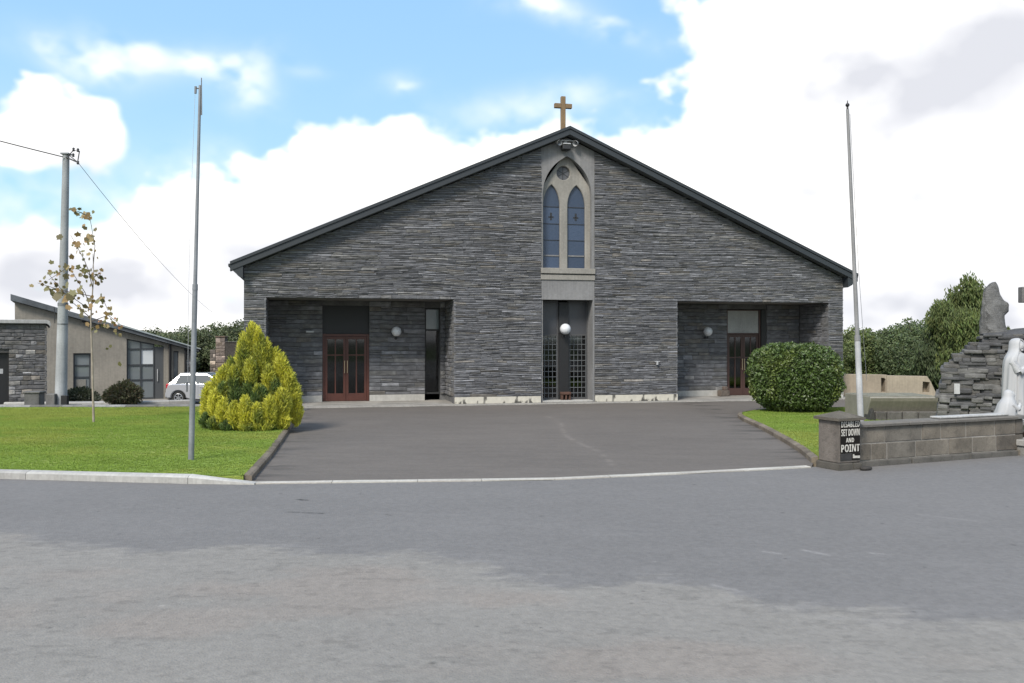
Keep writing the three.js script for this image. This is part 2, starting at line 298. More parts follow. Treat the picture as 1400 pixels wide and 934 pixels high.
// ---- kerbs
function along(line, from, to) { const seg = []; let acc = 0; for (let i = 0; i < line.length - 1; i++) { const L = Math.hypot(line[i + 1][0] - line[i][0], line[i + 1][1] - line[i][1]); seg.push([acc, L, i]); acc += L; } const P = (d) => { d = clamp(d, 0, acc); const s = seg.find(([a, L]) => d <= a + L + 1e-6) || seg[seg.length - 1]; const t = (d - s[0]) / s[1]; const A = line[s[2]], B = line[s[2] + 1]; return [mix(A[0], B[0], t), mix(A[1], B[1], t)]; }; P.length_ = acc; return P; }
function kerbStone(a, b, width, h0, h1, y, nz = 1) {  // a bull-nosed kerb from a to b in plan, road side on the right when looking from a to b
  const L = Math.hypot(b[0] - a[0], b[1] - a[1]);
  const prof = [[0, -0.1], [0, 0.72], [0.03, 0.90], [0.10, 1], [width, 1], [width, -0.1]];
  const pos = [], idx = [];
  const N = Math.max(1, Math.round(L / 0.45));
  for (let i = 0; i <= N; i++) { const t = i / N, h = mix(h0, h1, t); for (const [o, f] of prof) { const jit = 0.004 * (hash3(Math.round(a[0] * 97) + i, Math.round(o * 100), 3) - 0.5); pos.push(t * L, y + (f < 0 ? -0.12 : f * h) + jit, -o); } }
  const m = prof.length;
  for (let i = 0; i < N; i++) for (let k = 0; k < m - 1; k++) { const q = i * m + k; idx.push(q, q + m, q + 1, q + 1, q + m, q + m + 1); }
  for (let k = 1; k < m - 1; k++) { idx.push(0, k, k + 1); const e = N * m; idx.push(e, e + k + 1, e + k); }
  let g = new THREE.BufferGeometry(); g.setAttribute('position', new THREE.Float32BufferAttribute(pos, 3)); g.setIndex(idx); g = g.toNonIndexed(); g.computeVertexNormals();
  g.rotateY(-Math.atan2(b[1] - a[1], b[0] - a[0])); g.translate(a[0], 0, a[1]);
  return flat(g);
}
const kerbMats = [mat(0.52, 0.51, 0.485, { map: streak, rep: 0.6, bump: 0.006 }), mat(0.56, 0.55, 0.52, { map: streak, rep: 0.6, bump: 0.006 }), mat(0.47, 0.46, 0.44, { map: streak, rep: 0.6, bump: 0.006 })];
const edgeMats = [mat(0.24, 0.195, 0.145, { rep: 1, bump: 0.008 }), mat(0.19, 0.155, 0.115, { rep: 1, bump: 0.008 }), mat(0.27, 0.225, 0.17, { rep: 1, bump: 0.008 })];
function kerbRun(name, label, line, cuts, width, heights, mats, y = 0) {
  const root = new THREE.Group(); root.name = numbered(name); root.userData = { kind: 'structure', label }; scene.add(root);
  const P = along(line);
  for (let i = 0; i < cuts.length - 1; i++) { const A = P(cuts[i] + 0.004), B = P(cuts[i + 1] - 0.004); obj('kerb_stone', kerbStone(A, B, width, heights(cuts[i]), heights(cuts[i + 1]), y), mats[(i * 7 + 3) % mats.length], root); }
}
const kerbFront = [[-40, -18.6], [-7.74, -13.28], [-4.75, -12.82], [-3.74, -12.74]];
{
  const P = along(kerbFront), total = P.length_, end = total, dropAt = total - 1.0;
  const cuts = [0]; for (let d = dropAt - 2.62 * 12; d < dropAt - 0.1; d += 2.62) if (d > 0) cuts.push(d); cuts.push(dropAt, end);
  kerbRun('kerb', 'pale concrete kerb along the front of the lawn', kerbFront, cuts, 0.14, (d) => d >= end - 0.01 ? 0.022 : 0.125, kerbMats);
  const Q = along(apronLine), c2 = [0, 1.1, 2.35, 3.3, 4.4, 5.3, 6.5, 7.6, Q.length_];
  kerbRun('kerb', 'pale flush kerb across the mouth of the forecourt', apronLine, c2, 0.135, () => 0.022, [mat(0.60, 0.575, 0.52, { map: streak, rep: 0.6, bump: 0.006 }), mat(0.55, 0.52, 0.47, { map: streak, rep: 0.6, bump: 0.006 })]);
  const left = [[-6.6, -27.0], [-6.31, -26.27], [-5.7, -23.2], [-5.08, -19.97], [-4.35, -16], [-3.87, -13.05]];
  const right = [[5.12, -15.0], [5.40, -16.6], [5.85, -20.5], [6.1, -23.6], [6.35, -24.6], [7.1, -25.5], [8.4, -26.1], [12.2, -27.0]];
  const bend = (L) => new THREE.CatmullRomCurve3(L.map(([x, z]) => new THREE.Vector3(x, 0, z)), false, 'centripetal').getSpacedPoints(40).map((p) => [p.x, p.z]);
  const rightCurve = bend(right);
  const cut = (L, s) => { const P2 = along(L), c = []; for (let d = 0; d < P2.length_ - 0.3; d += s) c.push(d); c.push(P2.length_); return c; };
  kerbRun('kerb', 'mossy brown edging between the lawn and the forecourt', left.slice().reverse().map((p) => p), cut(left, 0.92), 0.11, () => 0.10, edgeMats, 0.004);
  kerbRun('kerb', 'brown edging curving round the lawn in front of the round bush', rightCurve.slice().reverse(), cut(rightCurve, 0.6), 0.11, () => 0.11, edgeMats, 0.004);
}
// ---- lawns
const lawnLeft = [[-40, -18.5], [-7.72, -13.40], [-4.75, -12.95], [-3.98, -13.0], [-4.44, -16], [-5.18, -19.97], [-5.8, -23.2], [-6.42, -26.3], [-9.2, -26.7], [-11.5, -26.4], [-40, -26.4]];
const lawnRight = [[5.22, -15.1], [5.50, -16.6], [5.95, -20.5], [6.2, -23.6], [6.45, -24.55], [7.15, -25.4], [8.4, -26.0], [12.2, -26.9], [16, -29], [24, -29], [24, -23], [9.4, -16.6], [5.8, -14.95]];
const grassMap = tex(1024, 1024, (u, v) => {
  const a = tfbm(u, v, 5, 3, 4), b = tfbm(u, v, 40, 6, 3), s = noise3(u * 12, v * 50, 9, 50);
  const k = 0.9 + 0.35 * (b - 0.5) + 0.2 * (s - 0.5), y = smooth(0.45, 0.7, a);
  return [toS(mix(0.20, 0.25, y) * k), toS(mix(0.285, 0.295, y) * k), toS(mix(0.045, 0.058, y) * k)];
});
const lawnMat = new THREE.MeshStandardMaterial({ map: withRepeat(grassMap, 0.16), roughness: 1, bumpMap: withRepeat(grain, 1.5), bumpScale: 0.03 });
const inside = (poly, x, z) => { let c = false; for (let i = 0, j = poly.length - 1; i < poly.length; j = i++) { const [xi, zi] = poly[i], [xj, zj] = poly[j]; if ((zi > z) !== (zj > z) && x < (xj - xi) * (z - zi) / (zj - zi) + xi) c = !c; } return c; };
function lawn(poly, label, seed, count, X0, X1, Z0, Z1, top) {
  struct('lawn', sheet(poly, top, 0.16), lawnMat, label);
  const r = rng(seed), blade = [];
  for (let i = 0; i < 5; i++) { const a = i * 1.26 + 0.3, ox = 0.035 * Math.cos(a * 2.3), oz = 0.035 * Math.sin(a * 2.3), h = 0.8 + 0.4 * (i % 3) / 2, lx = Math.cos(a) * 0.4, lz = Math.sin(a) * 0.4, wx = -Math.sin(a) * 0.10, wz = Math.cos(a) * 0.10; blade.push(ox - wx, 0, oz - wz, ox + wx, 0, oz + wz, ox + lx, h, oz + lz); }
  const g = new THREE.BufferGeometry(); g.setAttribute('position', new THREE.Float32BufferAttribute(blade, 3)); g.computeVertexNormals();
  const im = new THREE.InstancedMesh(g, new THREE.MeshPhysicalMaterial({ color: 0xffffff, roughness: 1, specularIntensity: 0.2, side: THREE.DoubleSide, transmission: 0.3, thickness: 0 }), count);
  const m4 = new THREE.Matrix4(), q = new THREE.Quaternion(), up = new THREE.Vector3(0, 1, 0), c = new THREE.Color(); let n = 0, tries = 0;
  while (n < count && tries++ < count * 6) {
    const x = mix(X0, X1, r()), z = mix(Z0, Z1, r()); if (!inside(poly, x, z)) continue;
    const hgt = mix(0.014, 0.030, r()) * (0.7 + 0.6 * fbm(x * 0.9, z * 0.9, 6, 3)) * (r() < 0.02 ? 1.7 : 1);
    m4.compose(new THREE.Vector3(x, top - 0.002, z), q.setFromAxisAngle(up, r() * 6.28), new THREE.Vector3(0.09, hgt, 0.09)); im.setMatrixAt(n, m4);
    const y = smooth(0.42, 0.66, fbm(x * 0.5 + 3, z * 0.7, 8, 3)), k = (0.92 + 0.16 * r()) * (0.80 + 0.4 * fbm(x * 1.4, z * 5.5, 23, 3));
    im.setColorAt(n, c.setRGB(mix(0.215, 0.275, y) * k, mix(0.305, 0.32, y) * k, mix(0.055, 0.066, y) * k)); n++;
  }
  im.count = n; im.name = numbered('grass'); im.userData = { kind: 'stuff', label: 'blades of ' + label }; im.castShadow = im.receiveShadow = true; scene.add(im);
}
lawn(lawnLeft, 'short bright grass in front of the low beige building', 11, 90000, -17, -3.9, -26.8, -12.9, 0.095);
lawn(lawnRight, 'short bright grass around the round bush', 12, 45000, 5.2, 15, -28.5, -14.9, 0.10);


// ================================================================ THE CHURCH
const churchTurn = 0.22607776, churchAt = [-8.28, 0, -27.09], CW = 20.79;
const church = thing('church', 'wide slate stone church with a low gable and two recessed porches', 'church', churchAt, churchTurn);
const part = (name, geo, m, parent = church, label) => { const o = obj(name, geo, m, parent); if (label) o.userData.label = label; return o; };
const RIDGE = 10.395, roofTop = (s) => 9.22 - 0.4375 * Math.abs(s - RIDGE);     // upper line of the verge
const wallTop = (s) => roofTop(s) - 0.30;
const PL = [0.66, 6.56, 3.45], PR = [14.36, 20.20, 3.47], BAY = [9.50, 11.36], DEEP = -1.95;

// backing masonry of the front, in two halves either side of the central bay
const frontWall = part('front_wall', [
  extr([[0, 0], [PL[0], 0], [PL[0], PL[2]], [PL[1], PL[2]], [PL[1], 0], [BAY[0], 0], [BAY[0], wallTop(BAY[0])], [0, wallTop(0)]], 0.415, -0.44),
  extr([[BAY[1], 0], [PR[0], 0], [PR[0], PR[2]], [PR[1], PR[2]], [PR[1], 0], [CW, 0], [CW, wallTop(CW)], [BAY[1], wallTop(BAY[1])]], 0.415, -0.44),
], M.mortar);

// ---- slate courses: every stone has its own outline, depth and split face
function slateStone(xa, xb, bot, top, z, r, tone, turn) {
  const n = Math.max(2, Math.min(4, Math.round((xb - xa) / 0.28))), P = [];
  const zf = z + 0.004 + 0.028 * r() * r(), tilt = (r() - 0.4) * 0.022, yaw = (r() - 0.5) * 0.012;
  for (let i = 0; i <= n; i++) {
    const t = i / n, x = mix(xa, xb, t), yb = bot(x), yt = Math.max(top(x), yb + 0.012), h = yt - yb, e = (i === 0 || i === n) ? -0.008 : 0;
    const w = zf + yaw * (t - 0.5) * 2 + e, j1 = (r() - 0.5) * 0.016, j2 = (r() - 0.5) * 0.016;
    P.push([[x, yb, z - 0.055], [x, yb, w - 0.012], [x, yb + h * (0.16 + 0.1 * r()), w + j1], [x, yt - h * (0.12 + 0.1 * r()), w + tilt + j2], [x, yt, w + tilt - 0.014], [x, yt, z - 0.055]]);
  }
  const pos = []; const tri = (a, b, c) => pos.push(...a, ...b, ...c);
  for (let i = 0; i < n; i++) for (let k = 0; k < 5; k++) { const a = P[i][k], b = P[i + 1][k], c = P[i + 1][k + 1], d = P[i][k + 1]; tri(a, b, c); tri(a, c, d); }
  for (let k = 1; k < 5; k++) { tri(P[0][0], P[0][k], P[0][k + 1]); tri(P[n][0], P[n][k + 1], P[n][k]); }
  const g = new THREE.BufferGeometry(); g.setAttribute('position', new THREE.Float32BufferAttribute(pos, 3)); g.computeVertexNormals(); flat(g);
  const uo = r() * 7, vo = r() * 7, uv = g.attributes.uv; for (let i = 0; i < uv.count; i++) uv.setXY(i, uv.getX(i) + uo, uv.getY(i) + vo);
  const col = new Float32Array(uv.count * 3); for (let i = 0; i < uv.count; i++) { col[3 * i] = tone[0]; col[3 * i + 1] = tone[1]; col[3 * i + 2] = tone[2]; }
  g.setAttribute('color', new THREE.BufferAttribute(col, 3));
  if (turn) g.applyMatrix4(turn);
  const m = (xa + xb) / 2; g.userData.area = (xb - xa) * (top(m) - bot(m));
  return g;
}
function tone(r, k = 1) {
  const t = r(), v = (0.188 + 0.085 * r()) * k * (r() < 0.08 ? 1.5 : 1);
  return t < 0.72 ? [v * 0.965, v * 0.98, v * 1.055] : t < 0.95 ? [v, v * 0.99, v * 0.98] : [v * 1.05, v * 0.98, v * 0.90];
}
function courses({ x0, x1, levels, hLo, hHi, lLo, lHi, wave, z, seed, open = () => [], clip, k = 1, turn }) {
  const r = rng(seed), out = [], rows = [];
  for (let b = 0; b < levels.length - 1; b++) {      // the courses run flat at the given levels and wander between them
    let y = levels[b]; const ys = [y];
    while (levels[b + 1] - y > hHi) { y += mix(hLo, hHi, r() * r() * 0.6 + 0.4 * r()); ys.push(y); }
    if (levels[b + 1] - y < hLo * 0.7 && ys.length > 1) ys.pop();
    for (const v of ys) rows.push([v, v === levels[b] ? 0 : 1]);
  }
  rows.push([levels[levels.length - 1], 0]);
  const line = rows.map(([y, a], i) => (x) => y + a * wave * ((noise3(x * 0.55, y * 0.9, seed) - 0.5) * 2.2 + (noise3(x * 1.9 + i * 5, y * 3, seed + 7) - 0.5) * 0.7));
  for (let i = 0; i < rows.length - 1; i++) {
    const ym = (rows[i][0] + rows[i + 1][0]) / 2, cuts = [[x0, x1]];
    for (const [a, b, ya, yb] of open()) if (ym > ya && ym < yb) { const n = []; for (const [p, q] of cuts) { if (b <= p || a >= q) n.push([p, q]); else { if (a > p) n.push([p, a]); if (b < q) n.push([b, q]); } } cuts.splice(0, cuts.length, ...n); }
    const h = rows[i + 1][0] - rows[i][0];
    for (const [p, q] of cuts) {
      let x = p;
      while (x < q - 0.02) {
        let L = mix(lLo, lHi, r() * r()); if (q - x - L < lLo * 0.8) L = q - x;
        const a = x + 0.004, b = x + L - 0.004, g0 = 0.004 + 0.003 * r();
        const bot = (t) => line[i](t) + g0, top = (t) => Math.min(line[i + 1](t) - g0, clip ? clip(t) : 1e9);
        x += L;
        if (clip && clip((a + b) / 2) < bot((a + b) / 2) + 0.03) continue;
        if (r() < 0.22 && h > 0.07) { const sliver = r() < 0.6, f = sliver ? 0.70 + 0.14 * r() : 0.4 + 0.2 * r(), midy = (t) => mix(line[i](t), line[i + 1](t), f); out.push(slateStone(a, b, bot, (t) => Math.min(midy(t) - 0.003, clip ? clip(t) : 1e9), z, r, tone(r, k), turn)); if (!clip || clip((a + b) / 2) > midy((a + b) / 2) + 0.03) out.push(slateStone(a, b, (t) => midy(t) + 0.003, top, z + (sliver ? 0.012 : 0), r, sliver ? [0.31 * k, 0.31 * k, 0.32 * k] : tone(r, k), turn)); }
        else out.push(slateStone(a, b, bot, top, z, r, tone(r, k), turn));
      }
    }
  }
  return out;
}
const clipTop = (s) => wallTop(s) - 0.01;
const frontStones = [
  ...courses({ x0: 0, x1: BAY[0], levels: [0.26, PL[2], 9.4], hLo: 0.042, hHi: 0.098, lLo: 0.3, lHi: 1.3, wave: 0.045, z: 0, seed: 5, clip: clipTop, open: () => [[PL[0], PL[1], -1, PL[2]]] }),
  ...courses({ x0: BAY[1], x1: CW, levels: [0.26, PR[2], 9.4], hLo: 0.042, hHi: 0.098, lLo: 0.3, lHi: 1.3, wave: 0.045, z: 0, seed: 6, clip: clipTop, open: () => [[PR[0], PR[1], -1, PR[2]]] }),
];
const LD = [2.40, 3.96], RD = [17.20, 18.62], LW = [5.86, 6.40];                // doors and the tall slit window on the porch back walls
const sideTurn = (s, inward) => new THREE.Matrix4().makeTranslation(s, 0, 0).multiply(new THREE.Matrix4().makeRotationY(inward)); // a wall running back from the front at s
const porchStones = [
  ...courses({ x0: PL[0], x1: PL[1], levels: [0.26, 3.45], hLo: 0.10, hHi: 0.24, lLo: 0.35, lHi: 1.3, wave: 0.02, z: DEEP, seed: 15, open: () => [[LD[0], LD[1], 0, 3.5], [LW[0], LW[1], 0, 3.5]] }),
  ...courses({ x0: PR[0], x1: PR[1], levels: [0.26, 3.47], hLo: 0.10, hHi: 0.24, lLo: 0.35, lHi: 1.3, wave: 0.02, z: DEEP, seed: 16, open: () => [[RD[0], RD[1] + 0.22, 0, 3.5]] }),
  ...courses({ x0: 0, x1: 1.90, levels: [0.26, 3.45], hLo: 0.10, hHi: 0.22, lLo: 0.35, lHi: 1.1, wave: 0.02, z: 0, seed: 17, turn: sideTurn(PL[0], Math.PI / 2) }),
  ...courses({ x0: -1.90, x1: 0, levels: [0.26, 3.45], hLo: 0.10, hHi: 0.22, lLo: 0.35, lHi: 1.1, wave: 0.02, z: 0, seed: 18, turn: sideTurn(PL[1], -Math.PI / 2) }),
  ...courses({ x0: 0, x1: 1.90, levels: [0.26, 3.47], hLo: 0.10, hHi: 0.22, lLo: 0.35, lHi: 1.1, wave: 0.02, z: 0, seed: 19, turn: sideTurn(PR[0], Math.PI / 2) }),
  ...courses({ x0: -1.90, x1: 0, levels: [0.26, 3.47], hLo: 0.10, hHi: 0.22, lLo: 0.35, lHi: 1.1, wave: 0.02, z: 0, seed: 20, turn: sideTurn(PR[1], -Math.PI / 2) }),
];
{
  const all = [...frontStones, ...porchStones].sort((a, b) => b.userData.area - a.userData.area);
  all.slice(0, 300).forEach((g, i) => part(i ? `stone_${String(i).padStart(3, '0')}` : 'stone', g, M.stone, frontWall));
  const rest = part('small_stones', all.slice(300), M.stone, frontWall, 'thin grey slate courses of the front wall'); rest.userData.kind = 'stuff';
  
}

// ---- porches: reveals, back walls, ceilings, floors
const porchWall = part('porch_wall', [
  bx(PL[0] - 0.35, PL[0] - 0.045, 0, 3.46, DEEP - 0.1, -0.45), bx(PL[1] + 0.045, PL[1] + 0.35, 0, 3.46, DEEP - 0.1, -0.45),
  bx(PR[0] - 0.35, PR[0] - 0.045, 0, 3.48, DEEP - 0.1, -0.45), bx(PR[1] + 0.045, PR[1] + 0.35, 0, 3.48, DEEP - 0.1, -0.45),
  extr([[PL[0] - 0.04, 0], [LD[0], 0], [LD[0], 3.30], [LD[1], 3.30], [LD[1], 0], [LW[0], 0], [LW[0], 3.25], [LW[1], 3.25], [LW[1], 0], [PL[1] + 0.04, 0], [PL[1] + 0.04, 3.46], [PL[0] - 0.04, 3.46]], 0.30, DEEP - 0.345),
  extr([[PR[0] - 0.04, 0], [RD[0], 0], [RD[0], 3.30], [RD[1] + 0.2, 3.30], [RD[1] + 0.2, 0], [PR[1] + 0.04, 0], [PR[1] + 0.04, 3.48], [PR[0] - 0.04, 3.48]], 0.30, DEEP - 0.345),
], M.mortar);
const ceilingMat = mat(0.26, 0.25, 0.235, { map: streak, rep: 0.6 });
part('porch_ceiling', [bx(PL[0] - 0.3, PL[1] + 0.3, 3.462, 3.60, DEEP - 0.3, -0.446)], ceilingMat); part('porch_ceiling', [bx(PR[0] - 0.3, PR[1] + 0.3, 3.482, 3.62, DEEP - 0.3, -0.446)], ceilingMat);
part('footpath', [extr([[-0.1, 0], [CW + 0.1, 0], [CW + 0.1, 0.045], [-0.1, 0.045]], 0.42, -0.03, [], 0.01), bx(PL[0] - 0.04, PL[1] + 0.04, 0.0, 0.05, DEEP - 0.3, -0.04), bx(PR[0] - 0.04, PR[1] + 0.04, 0.0, 0.05, DEEP - 0.3, -0.04), bx(BAY[0], BAY[1], 0.0, 0.05, -0.75, -0.04)], M.paving, church, 'pale concrete step along the foot of the front');
// white painted plinths, in lengths between the openings
{
  const wornWhite = mat(0.62, 0.61, 0.57, { map: tex(512, 128, (u, v) => { const p = smooth(0.58, 0.66, tfbm(u, v, 10, 5, 4)) * smooth(0.35, 0.6, noise3(u * 30, v * 6, 6, 30)); const b = 0.93 - 0.5 * p - 0.1 * tfbm(u, v, 24, 9, 3); return [b, b * 0.985, b * 0.95]; }), rep: 0.45, bump: 0.004 });
  const runs = [[0.0, PL[0], 0.02, -0.04, 0], [PL[1] + 0.02, BAY[0] - 0.02, 0.035, -0.03, 1], [BAY[1] + 0.02, PR[0], 0.035, -0.03, 1], [PR[1], CW, 0.02, -0.04, 0], [PL[0] + 0.03, LD[0] - 0.01, DEEP + 0.03, DEEP - 0.04, 0], [LD[1] + 0.01, LW[0] - 0.01, DEEP + 0.03, DEEP - 0.04, 0], [PR[0] + 0.03, RD[0] - 0.01, DEEP + 0.03, DEEP - 0.04, 0], [RD[1] + 0.22, PR[1] - 0.03, DEEP + 0.03, DEEP - 0.04, 0]];
  for (const [a, b, zf, zb, w] of runs) part('plinth', bx(a, b, 0.046, 0.262, zb, zf, 0.008), w ? wornWhite : M.plinth);
}

// ---- doors
function leaf(parent, a, b, y0, y1, z, woodMat, handleSide, rows) {
  const st = 0.085, W = b - a, d = part('door', [
    bx(a, a + st, y0, y1, z - 0.045, z, 0.006), bx(b - st, b, y0, y1, z - 0.045, z, 0.006), bx(a + st, b - st, y0, y0 + 0.26, z - 0.044, z - 0.001, 0.006), bx(a + st, b - st, y1 - 0.09, y1, z - 0.044, z - 0.001, 0.006),
    bx(a + W / 2 - 0.022, a + W / 2 + 0.022, y0 + 0.26, y1 - 0.09, z - 0.040, z + 0.002, 0.005), ...rows.map((y) => bx(a + st, b - st, y - 0.022, y + 0.022, z - 0.041, z - 0.004, 0.005)),
  ], woodMat, parent);
  const ys = [y0 + 0.26, ...rows, y1 - 0.09];
  for (let i = 0; i < ys.length - 1; i++) for (const [p, q] of [[a + st, a + W / 2 - 0.022], [a + W / 2 + 0.022, b - st]]) obj('pane', bx(p, q, ys[i], ys[i + 1], z - 0.026, z - 0.022), M.glass, d);
  const hx = handleSide > 0 ? b - st / 2 : a + st / 2;
  obj('handle', [cyl(0.014, 0.014, 0.42, hx, y0 + 0.95, z + 0.05, 8), bx(hx - 0.012, hx + 0.012, y0 + 0.98, y0 + 1.0, z, z + 0.05), bx(hx - 0.012, hx + 0.012, y0 + 1.32, y0 + 1.34, z, z + 0.05)], M.brass, d);
  return d;
}
{
  const z = DEEP - 0.10, a = LD[0], b = LD[1], m = (a + b) / 2;
  part('door_frame', [bx(a, a + 0.075, 0.05, 2.34, z - 0.09, z + 0.03, 0.008), bx(b - 0.075, b, 0.05, 2.34, z - 0.09, z + 0.03, 0.008), bx(a + 0.075, b - 0.075, 2.25, 2.338, z - 0.088, z + 0.028, 0.008)], M.wood);
  leaf(church, a + 0.08, m - 0.004, 0.06, 2.245, z - 0.01, M.wood, 1, [1.62]).userData.label = 'red-brown glazed door';
  leaf(church, m + 0.004, b - 0.08, 0.06, 2.245, z - 0.01, M.wood, -1, [1.62]).userData.label = 'red-brown glazed door';
  part('transom_panel', bx(a, b, 2.342, 3.30, z - 0.08, z - 0.04), M.dark, church, 'dark panel over the red-brown doors');
}
{
  const z = DEEP - 0.10, a = RD[0], b = RD[1], m = (a + b) / 2;
  part('door_frame', [bx(a, a + 0.07, 0.05, 3.28, z - 0.09, z + 0.03, 0.008), bx(b - 0.07, b, 0.05, 3.28, z - 0.09, z + 0.03, 0.008), bx(a + 0.07, b - 0.07, 2.34, 2.40, z - 0.088, z + 0.028, 0.008), bx(a + 0.07, b - 0.07, 3.24, 3.278, z - 0.088, z + 0.028, 0.008)], M.woodDull);
  leaf(church, a + 0.075, m - 0.004, 0.06, 2.335, z - 0.01, M.woodDull, 1, [1.48]).userData.label = 'dull brown glazed door';
  leaf(church, m + 0.004, b - 0.075, 0.06, 2.335, z - 0.01, M.woodDull, -1, [1.48]).userData.label = 'dull brown glazed door';
  part('transom_panel', bx(a + 0.07, b - 0.07, 2.402, 3.238, z - 0.05, z - 0.01), mat(0.46, 0.46, 0.45, { map: streak, rep: 0.6, rough: 0.5, bump: 0 }), church, 'plain pale grey panel over the brown doors');
  part('jamb_post', bx(b + 0.005, b + 0.195, 0.05, 3.29, z - 0.05, z + 0.08, 0.01), M.black);
}
// tall slit window of the first porch
{
  const z = DEEP - 0.12, [a, b] = LW;
  const f = part('window', [bx(a, a + 0.05, 0.262, 3.25, z - 0.05, z + 0.03, 0.005), bx(b - 0.05, b, 0.262, 3.25, z - 0.05, z + 0.03, 0.005), bx(a + 0.05, b - 0.05, 2.45, 2.51, z - 0.048, z + 0.026), bx(a + 0.05, b - 0.05, 0.262, 0.32, z - 0.048, z + 0.026), bx(a + 0.05, b - 0.05, 3.19, 3.248, z - 0.048, z + 0.026)], M.dark);
  obj('pane', bx(a + 0.05, b - 0.05, 2.51, 3.19, z - 0.015, z - 0.009), new THREE.MeshPhysicalMaterial({ color: new THREE.Color().setRGB(0.11, 0.15, 0.155), roughness: 0.22, clearcoat: 0.6 }), f);
  obj('pane', bx(a + 0.05, b - 0.05, 0.32, 2.45, z - 0.015, z - 0.009), M.glass, f);
}

// ---- central bay: lintel, sill, pointed window
const lancet = (P, a, b, y0, spring, tip) => {       // pointed arch outline
  const m = (a + b) / 2; P.moveTo(a, y0); P.lineTo(b, y0); P.lineTo(b, spring);
  P.bezierCurveTo(b, spring + (tip - spring) * 0.52, m + (b - m) * 0.52, tip - (tip - spring) * 0.16, m, tip);
  P.bezierCurveTo(m - (b - m) * 0.52, tip - (tip - spring) * 0.16, a, spring + (tip - spring) * 0.52, a, spring); P.lineTo(a, y0); return P;
};
{
  const [a, b] = BAY, hole = lancet(new THREE.Path(), a + 0.06, b - 0.10, 4.5, 6.95, 8.30);
  const spandrel = new THREE.Shape(); spandrel.moveTo(a, 4.53); spandrel.lineTo(a + 0.05, 4.53);
  spandrel.lineTo(a + 0.05, 6.95);
  const m = (a + b - 0.05) / 2, B = b - 0.10, A = a + 0.05, sp = 6.95, tp = 8.30;
  spandrel.bezierCurveTo(A, sp + (tp - sp) * 0.52, m - (m - A) * 0.52, tp - (tp - sp) * 0.16, m, tp);
  spandrel.bezierCurveTo(m + (B - m) * 0.52, tp - (tp - sp) * 0.16, B, sp + (tp - sp) * 0.52, B, sp);
  spandrel.lineTo(B, 4.53); spandrel.lineTo(b, 4.53); spandrel.lineTo(b, wallTop(b)); spandrel.lineTo(RIDGE, wallTop(RIDGE)); spandrel.lineTo(a, wallTop(a)); spandrel.lineTo(a, 4.53);
  part('gable_panel', extr(spandrel, 0.34, -0.36), M.concrete, church, 'smooth grey concrete panel at the top of the gable');
  const tr = new THREE.Shape([[a + 0.02, 4.5], [b - 0.02, 4.5], [b - 0.02, 7.2], [m, 8.5], [a + 0.02, 7.2]].map((p) => new THREE.Vector2(...p)));
  const h1 = lancet(new THREE.Path(), 9.62, 10.20, 4.56, 6.62, 7.36), h2 = lancet(new THREE.Path(), 10.47, 11.09, 4.56, 6.62, 7.36), h3 = new THREE.Path(); h3.absarc(10.325, 7.76, 0.235, 0, Math.PI * 2);
  const tracery = part('gothic_window', extr(tr, 0.14, -0.34, [h1, h2, h3], 0.02), M.concreteWarm, church, 'beige stone pointed window with two lancets and a round light');
  const leadBlue = (v) => new THREE.MeshPhysicalMaterial({ color: new THREE.Color().setRGB(0.036 * v, 0.056 * v, 0.098 * v), roughness: 0.32, clearcoat: 0.25, clearcoatRoughness: 0.25, bumpMap: withRepeat(grain, 2.2), bumpScale: 0.006 });
  const glassM = [leadBlue(1), leadBlue(0.85), leadBlue(1.15), leadBlue(0.95)], r = rng(40);
  for (const [x0, x1] of [[9.62, 10.20], [10.47, 11.09]]) {
    const ys = [4.56, 4.98, 5.5, 6.05, 6.62];
    for (let i = 0; i < 4; i++) obj('pane', bx(x0 - 0.005, x1 + 0.005, ys[i] + 0.006, ys[i + 1] - 0.006, -0.30, -0.292), glassM[Math.floor(r() * 4)], tracery);
    obj('pane', extr(lancet(new THREE.Shape(), x0, x1, 6.626, 6.63, 7.36), 0.008, -0.30), glassM[1], tracery);
    const m2 = (x0 + x1) / 2;
    obj('glazing_bar', [...ys.slice(1, 4).map((y) => bx(x0, x1, y - 0.008, y + 0.008, -0.292, -0.275)), bx(x0, x1, 6.612, 6.632, -0.292, -0.275)], M.dark, tracery);
    obj('glazing_bar', [bx(x0 + 0.02, x1 - 0.02, 4.955, 5.0, -0.292, -0.268)], M.concrete, tracery);
    obj('emblem', [bx(m2 - 0.09, m2 + 0.09, 6.26, 6.30, -0.292, -0.279), bx(m2 - 0.03, m2 + 0.03, 6.18, 6.42, -0.292, -0.279)], M.dark, tracery);
  }
  obj('pane', extr((() => { const s = new THREE.Shape(); s.absarc(10.325, 7.76, 0.25, 0, Math.PI * 2); return s; })(), 0.008, -0.30), new THREE.MeshPhysicalMaterial({ color: new THREE.Color().setRGB(0.085, 0.088, 0.098), roughness: 0.4, bumpMap: withRepeat(grain, 3), bumpScale: 0.01 }), tracery);
  obj('glazing_bar', [0, 1, 2].map((i) => { const g = bx(-0.235, 0.235, -0.008, 0.008, -0.292, -0.28); g.rotateZ(i * Math.PI / 3 + 0.5); g.translate(10.325, 7.76, 0); return g; }), M.dark, tracery);
  part('window_sill', [bx(a - 0.02, b + 0.01, 4.35, 4.53, -0.36, 0.07, 0.012)], M.concreteWarm);
  part('window_sill', [bx(a - 0.02, b + 0.01, 4.14, 4.31, -0.36, 0.03, 0.012)], M.concreteWarm);
  part('lintel', [bx(a + 0.004, b - 0.004, 3.48, 4.136, -0.40, -0.006), bx(a + 0.004, b - 0.004, 4.312, 4.348, -0.36, -0.03)], M.concrete, church, 'smooth grey concrete lintel over the glazed slot');
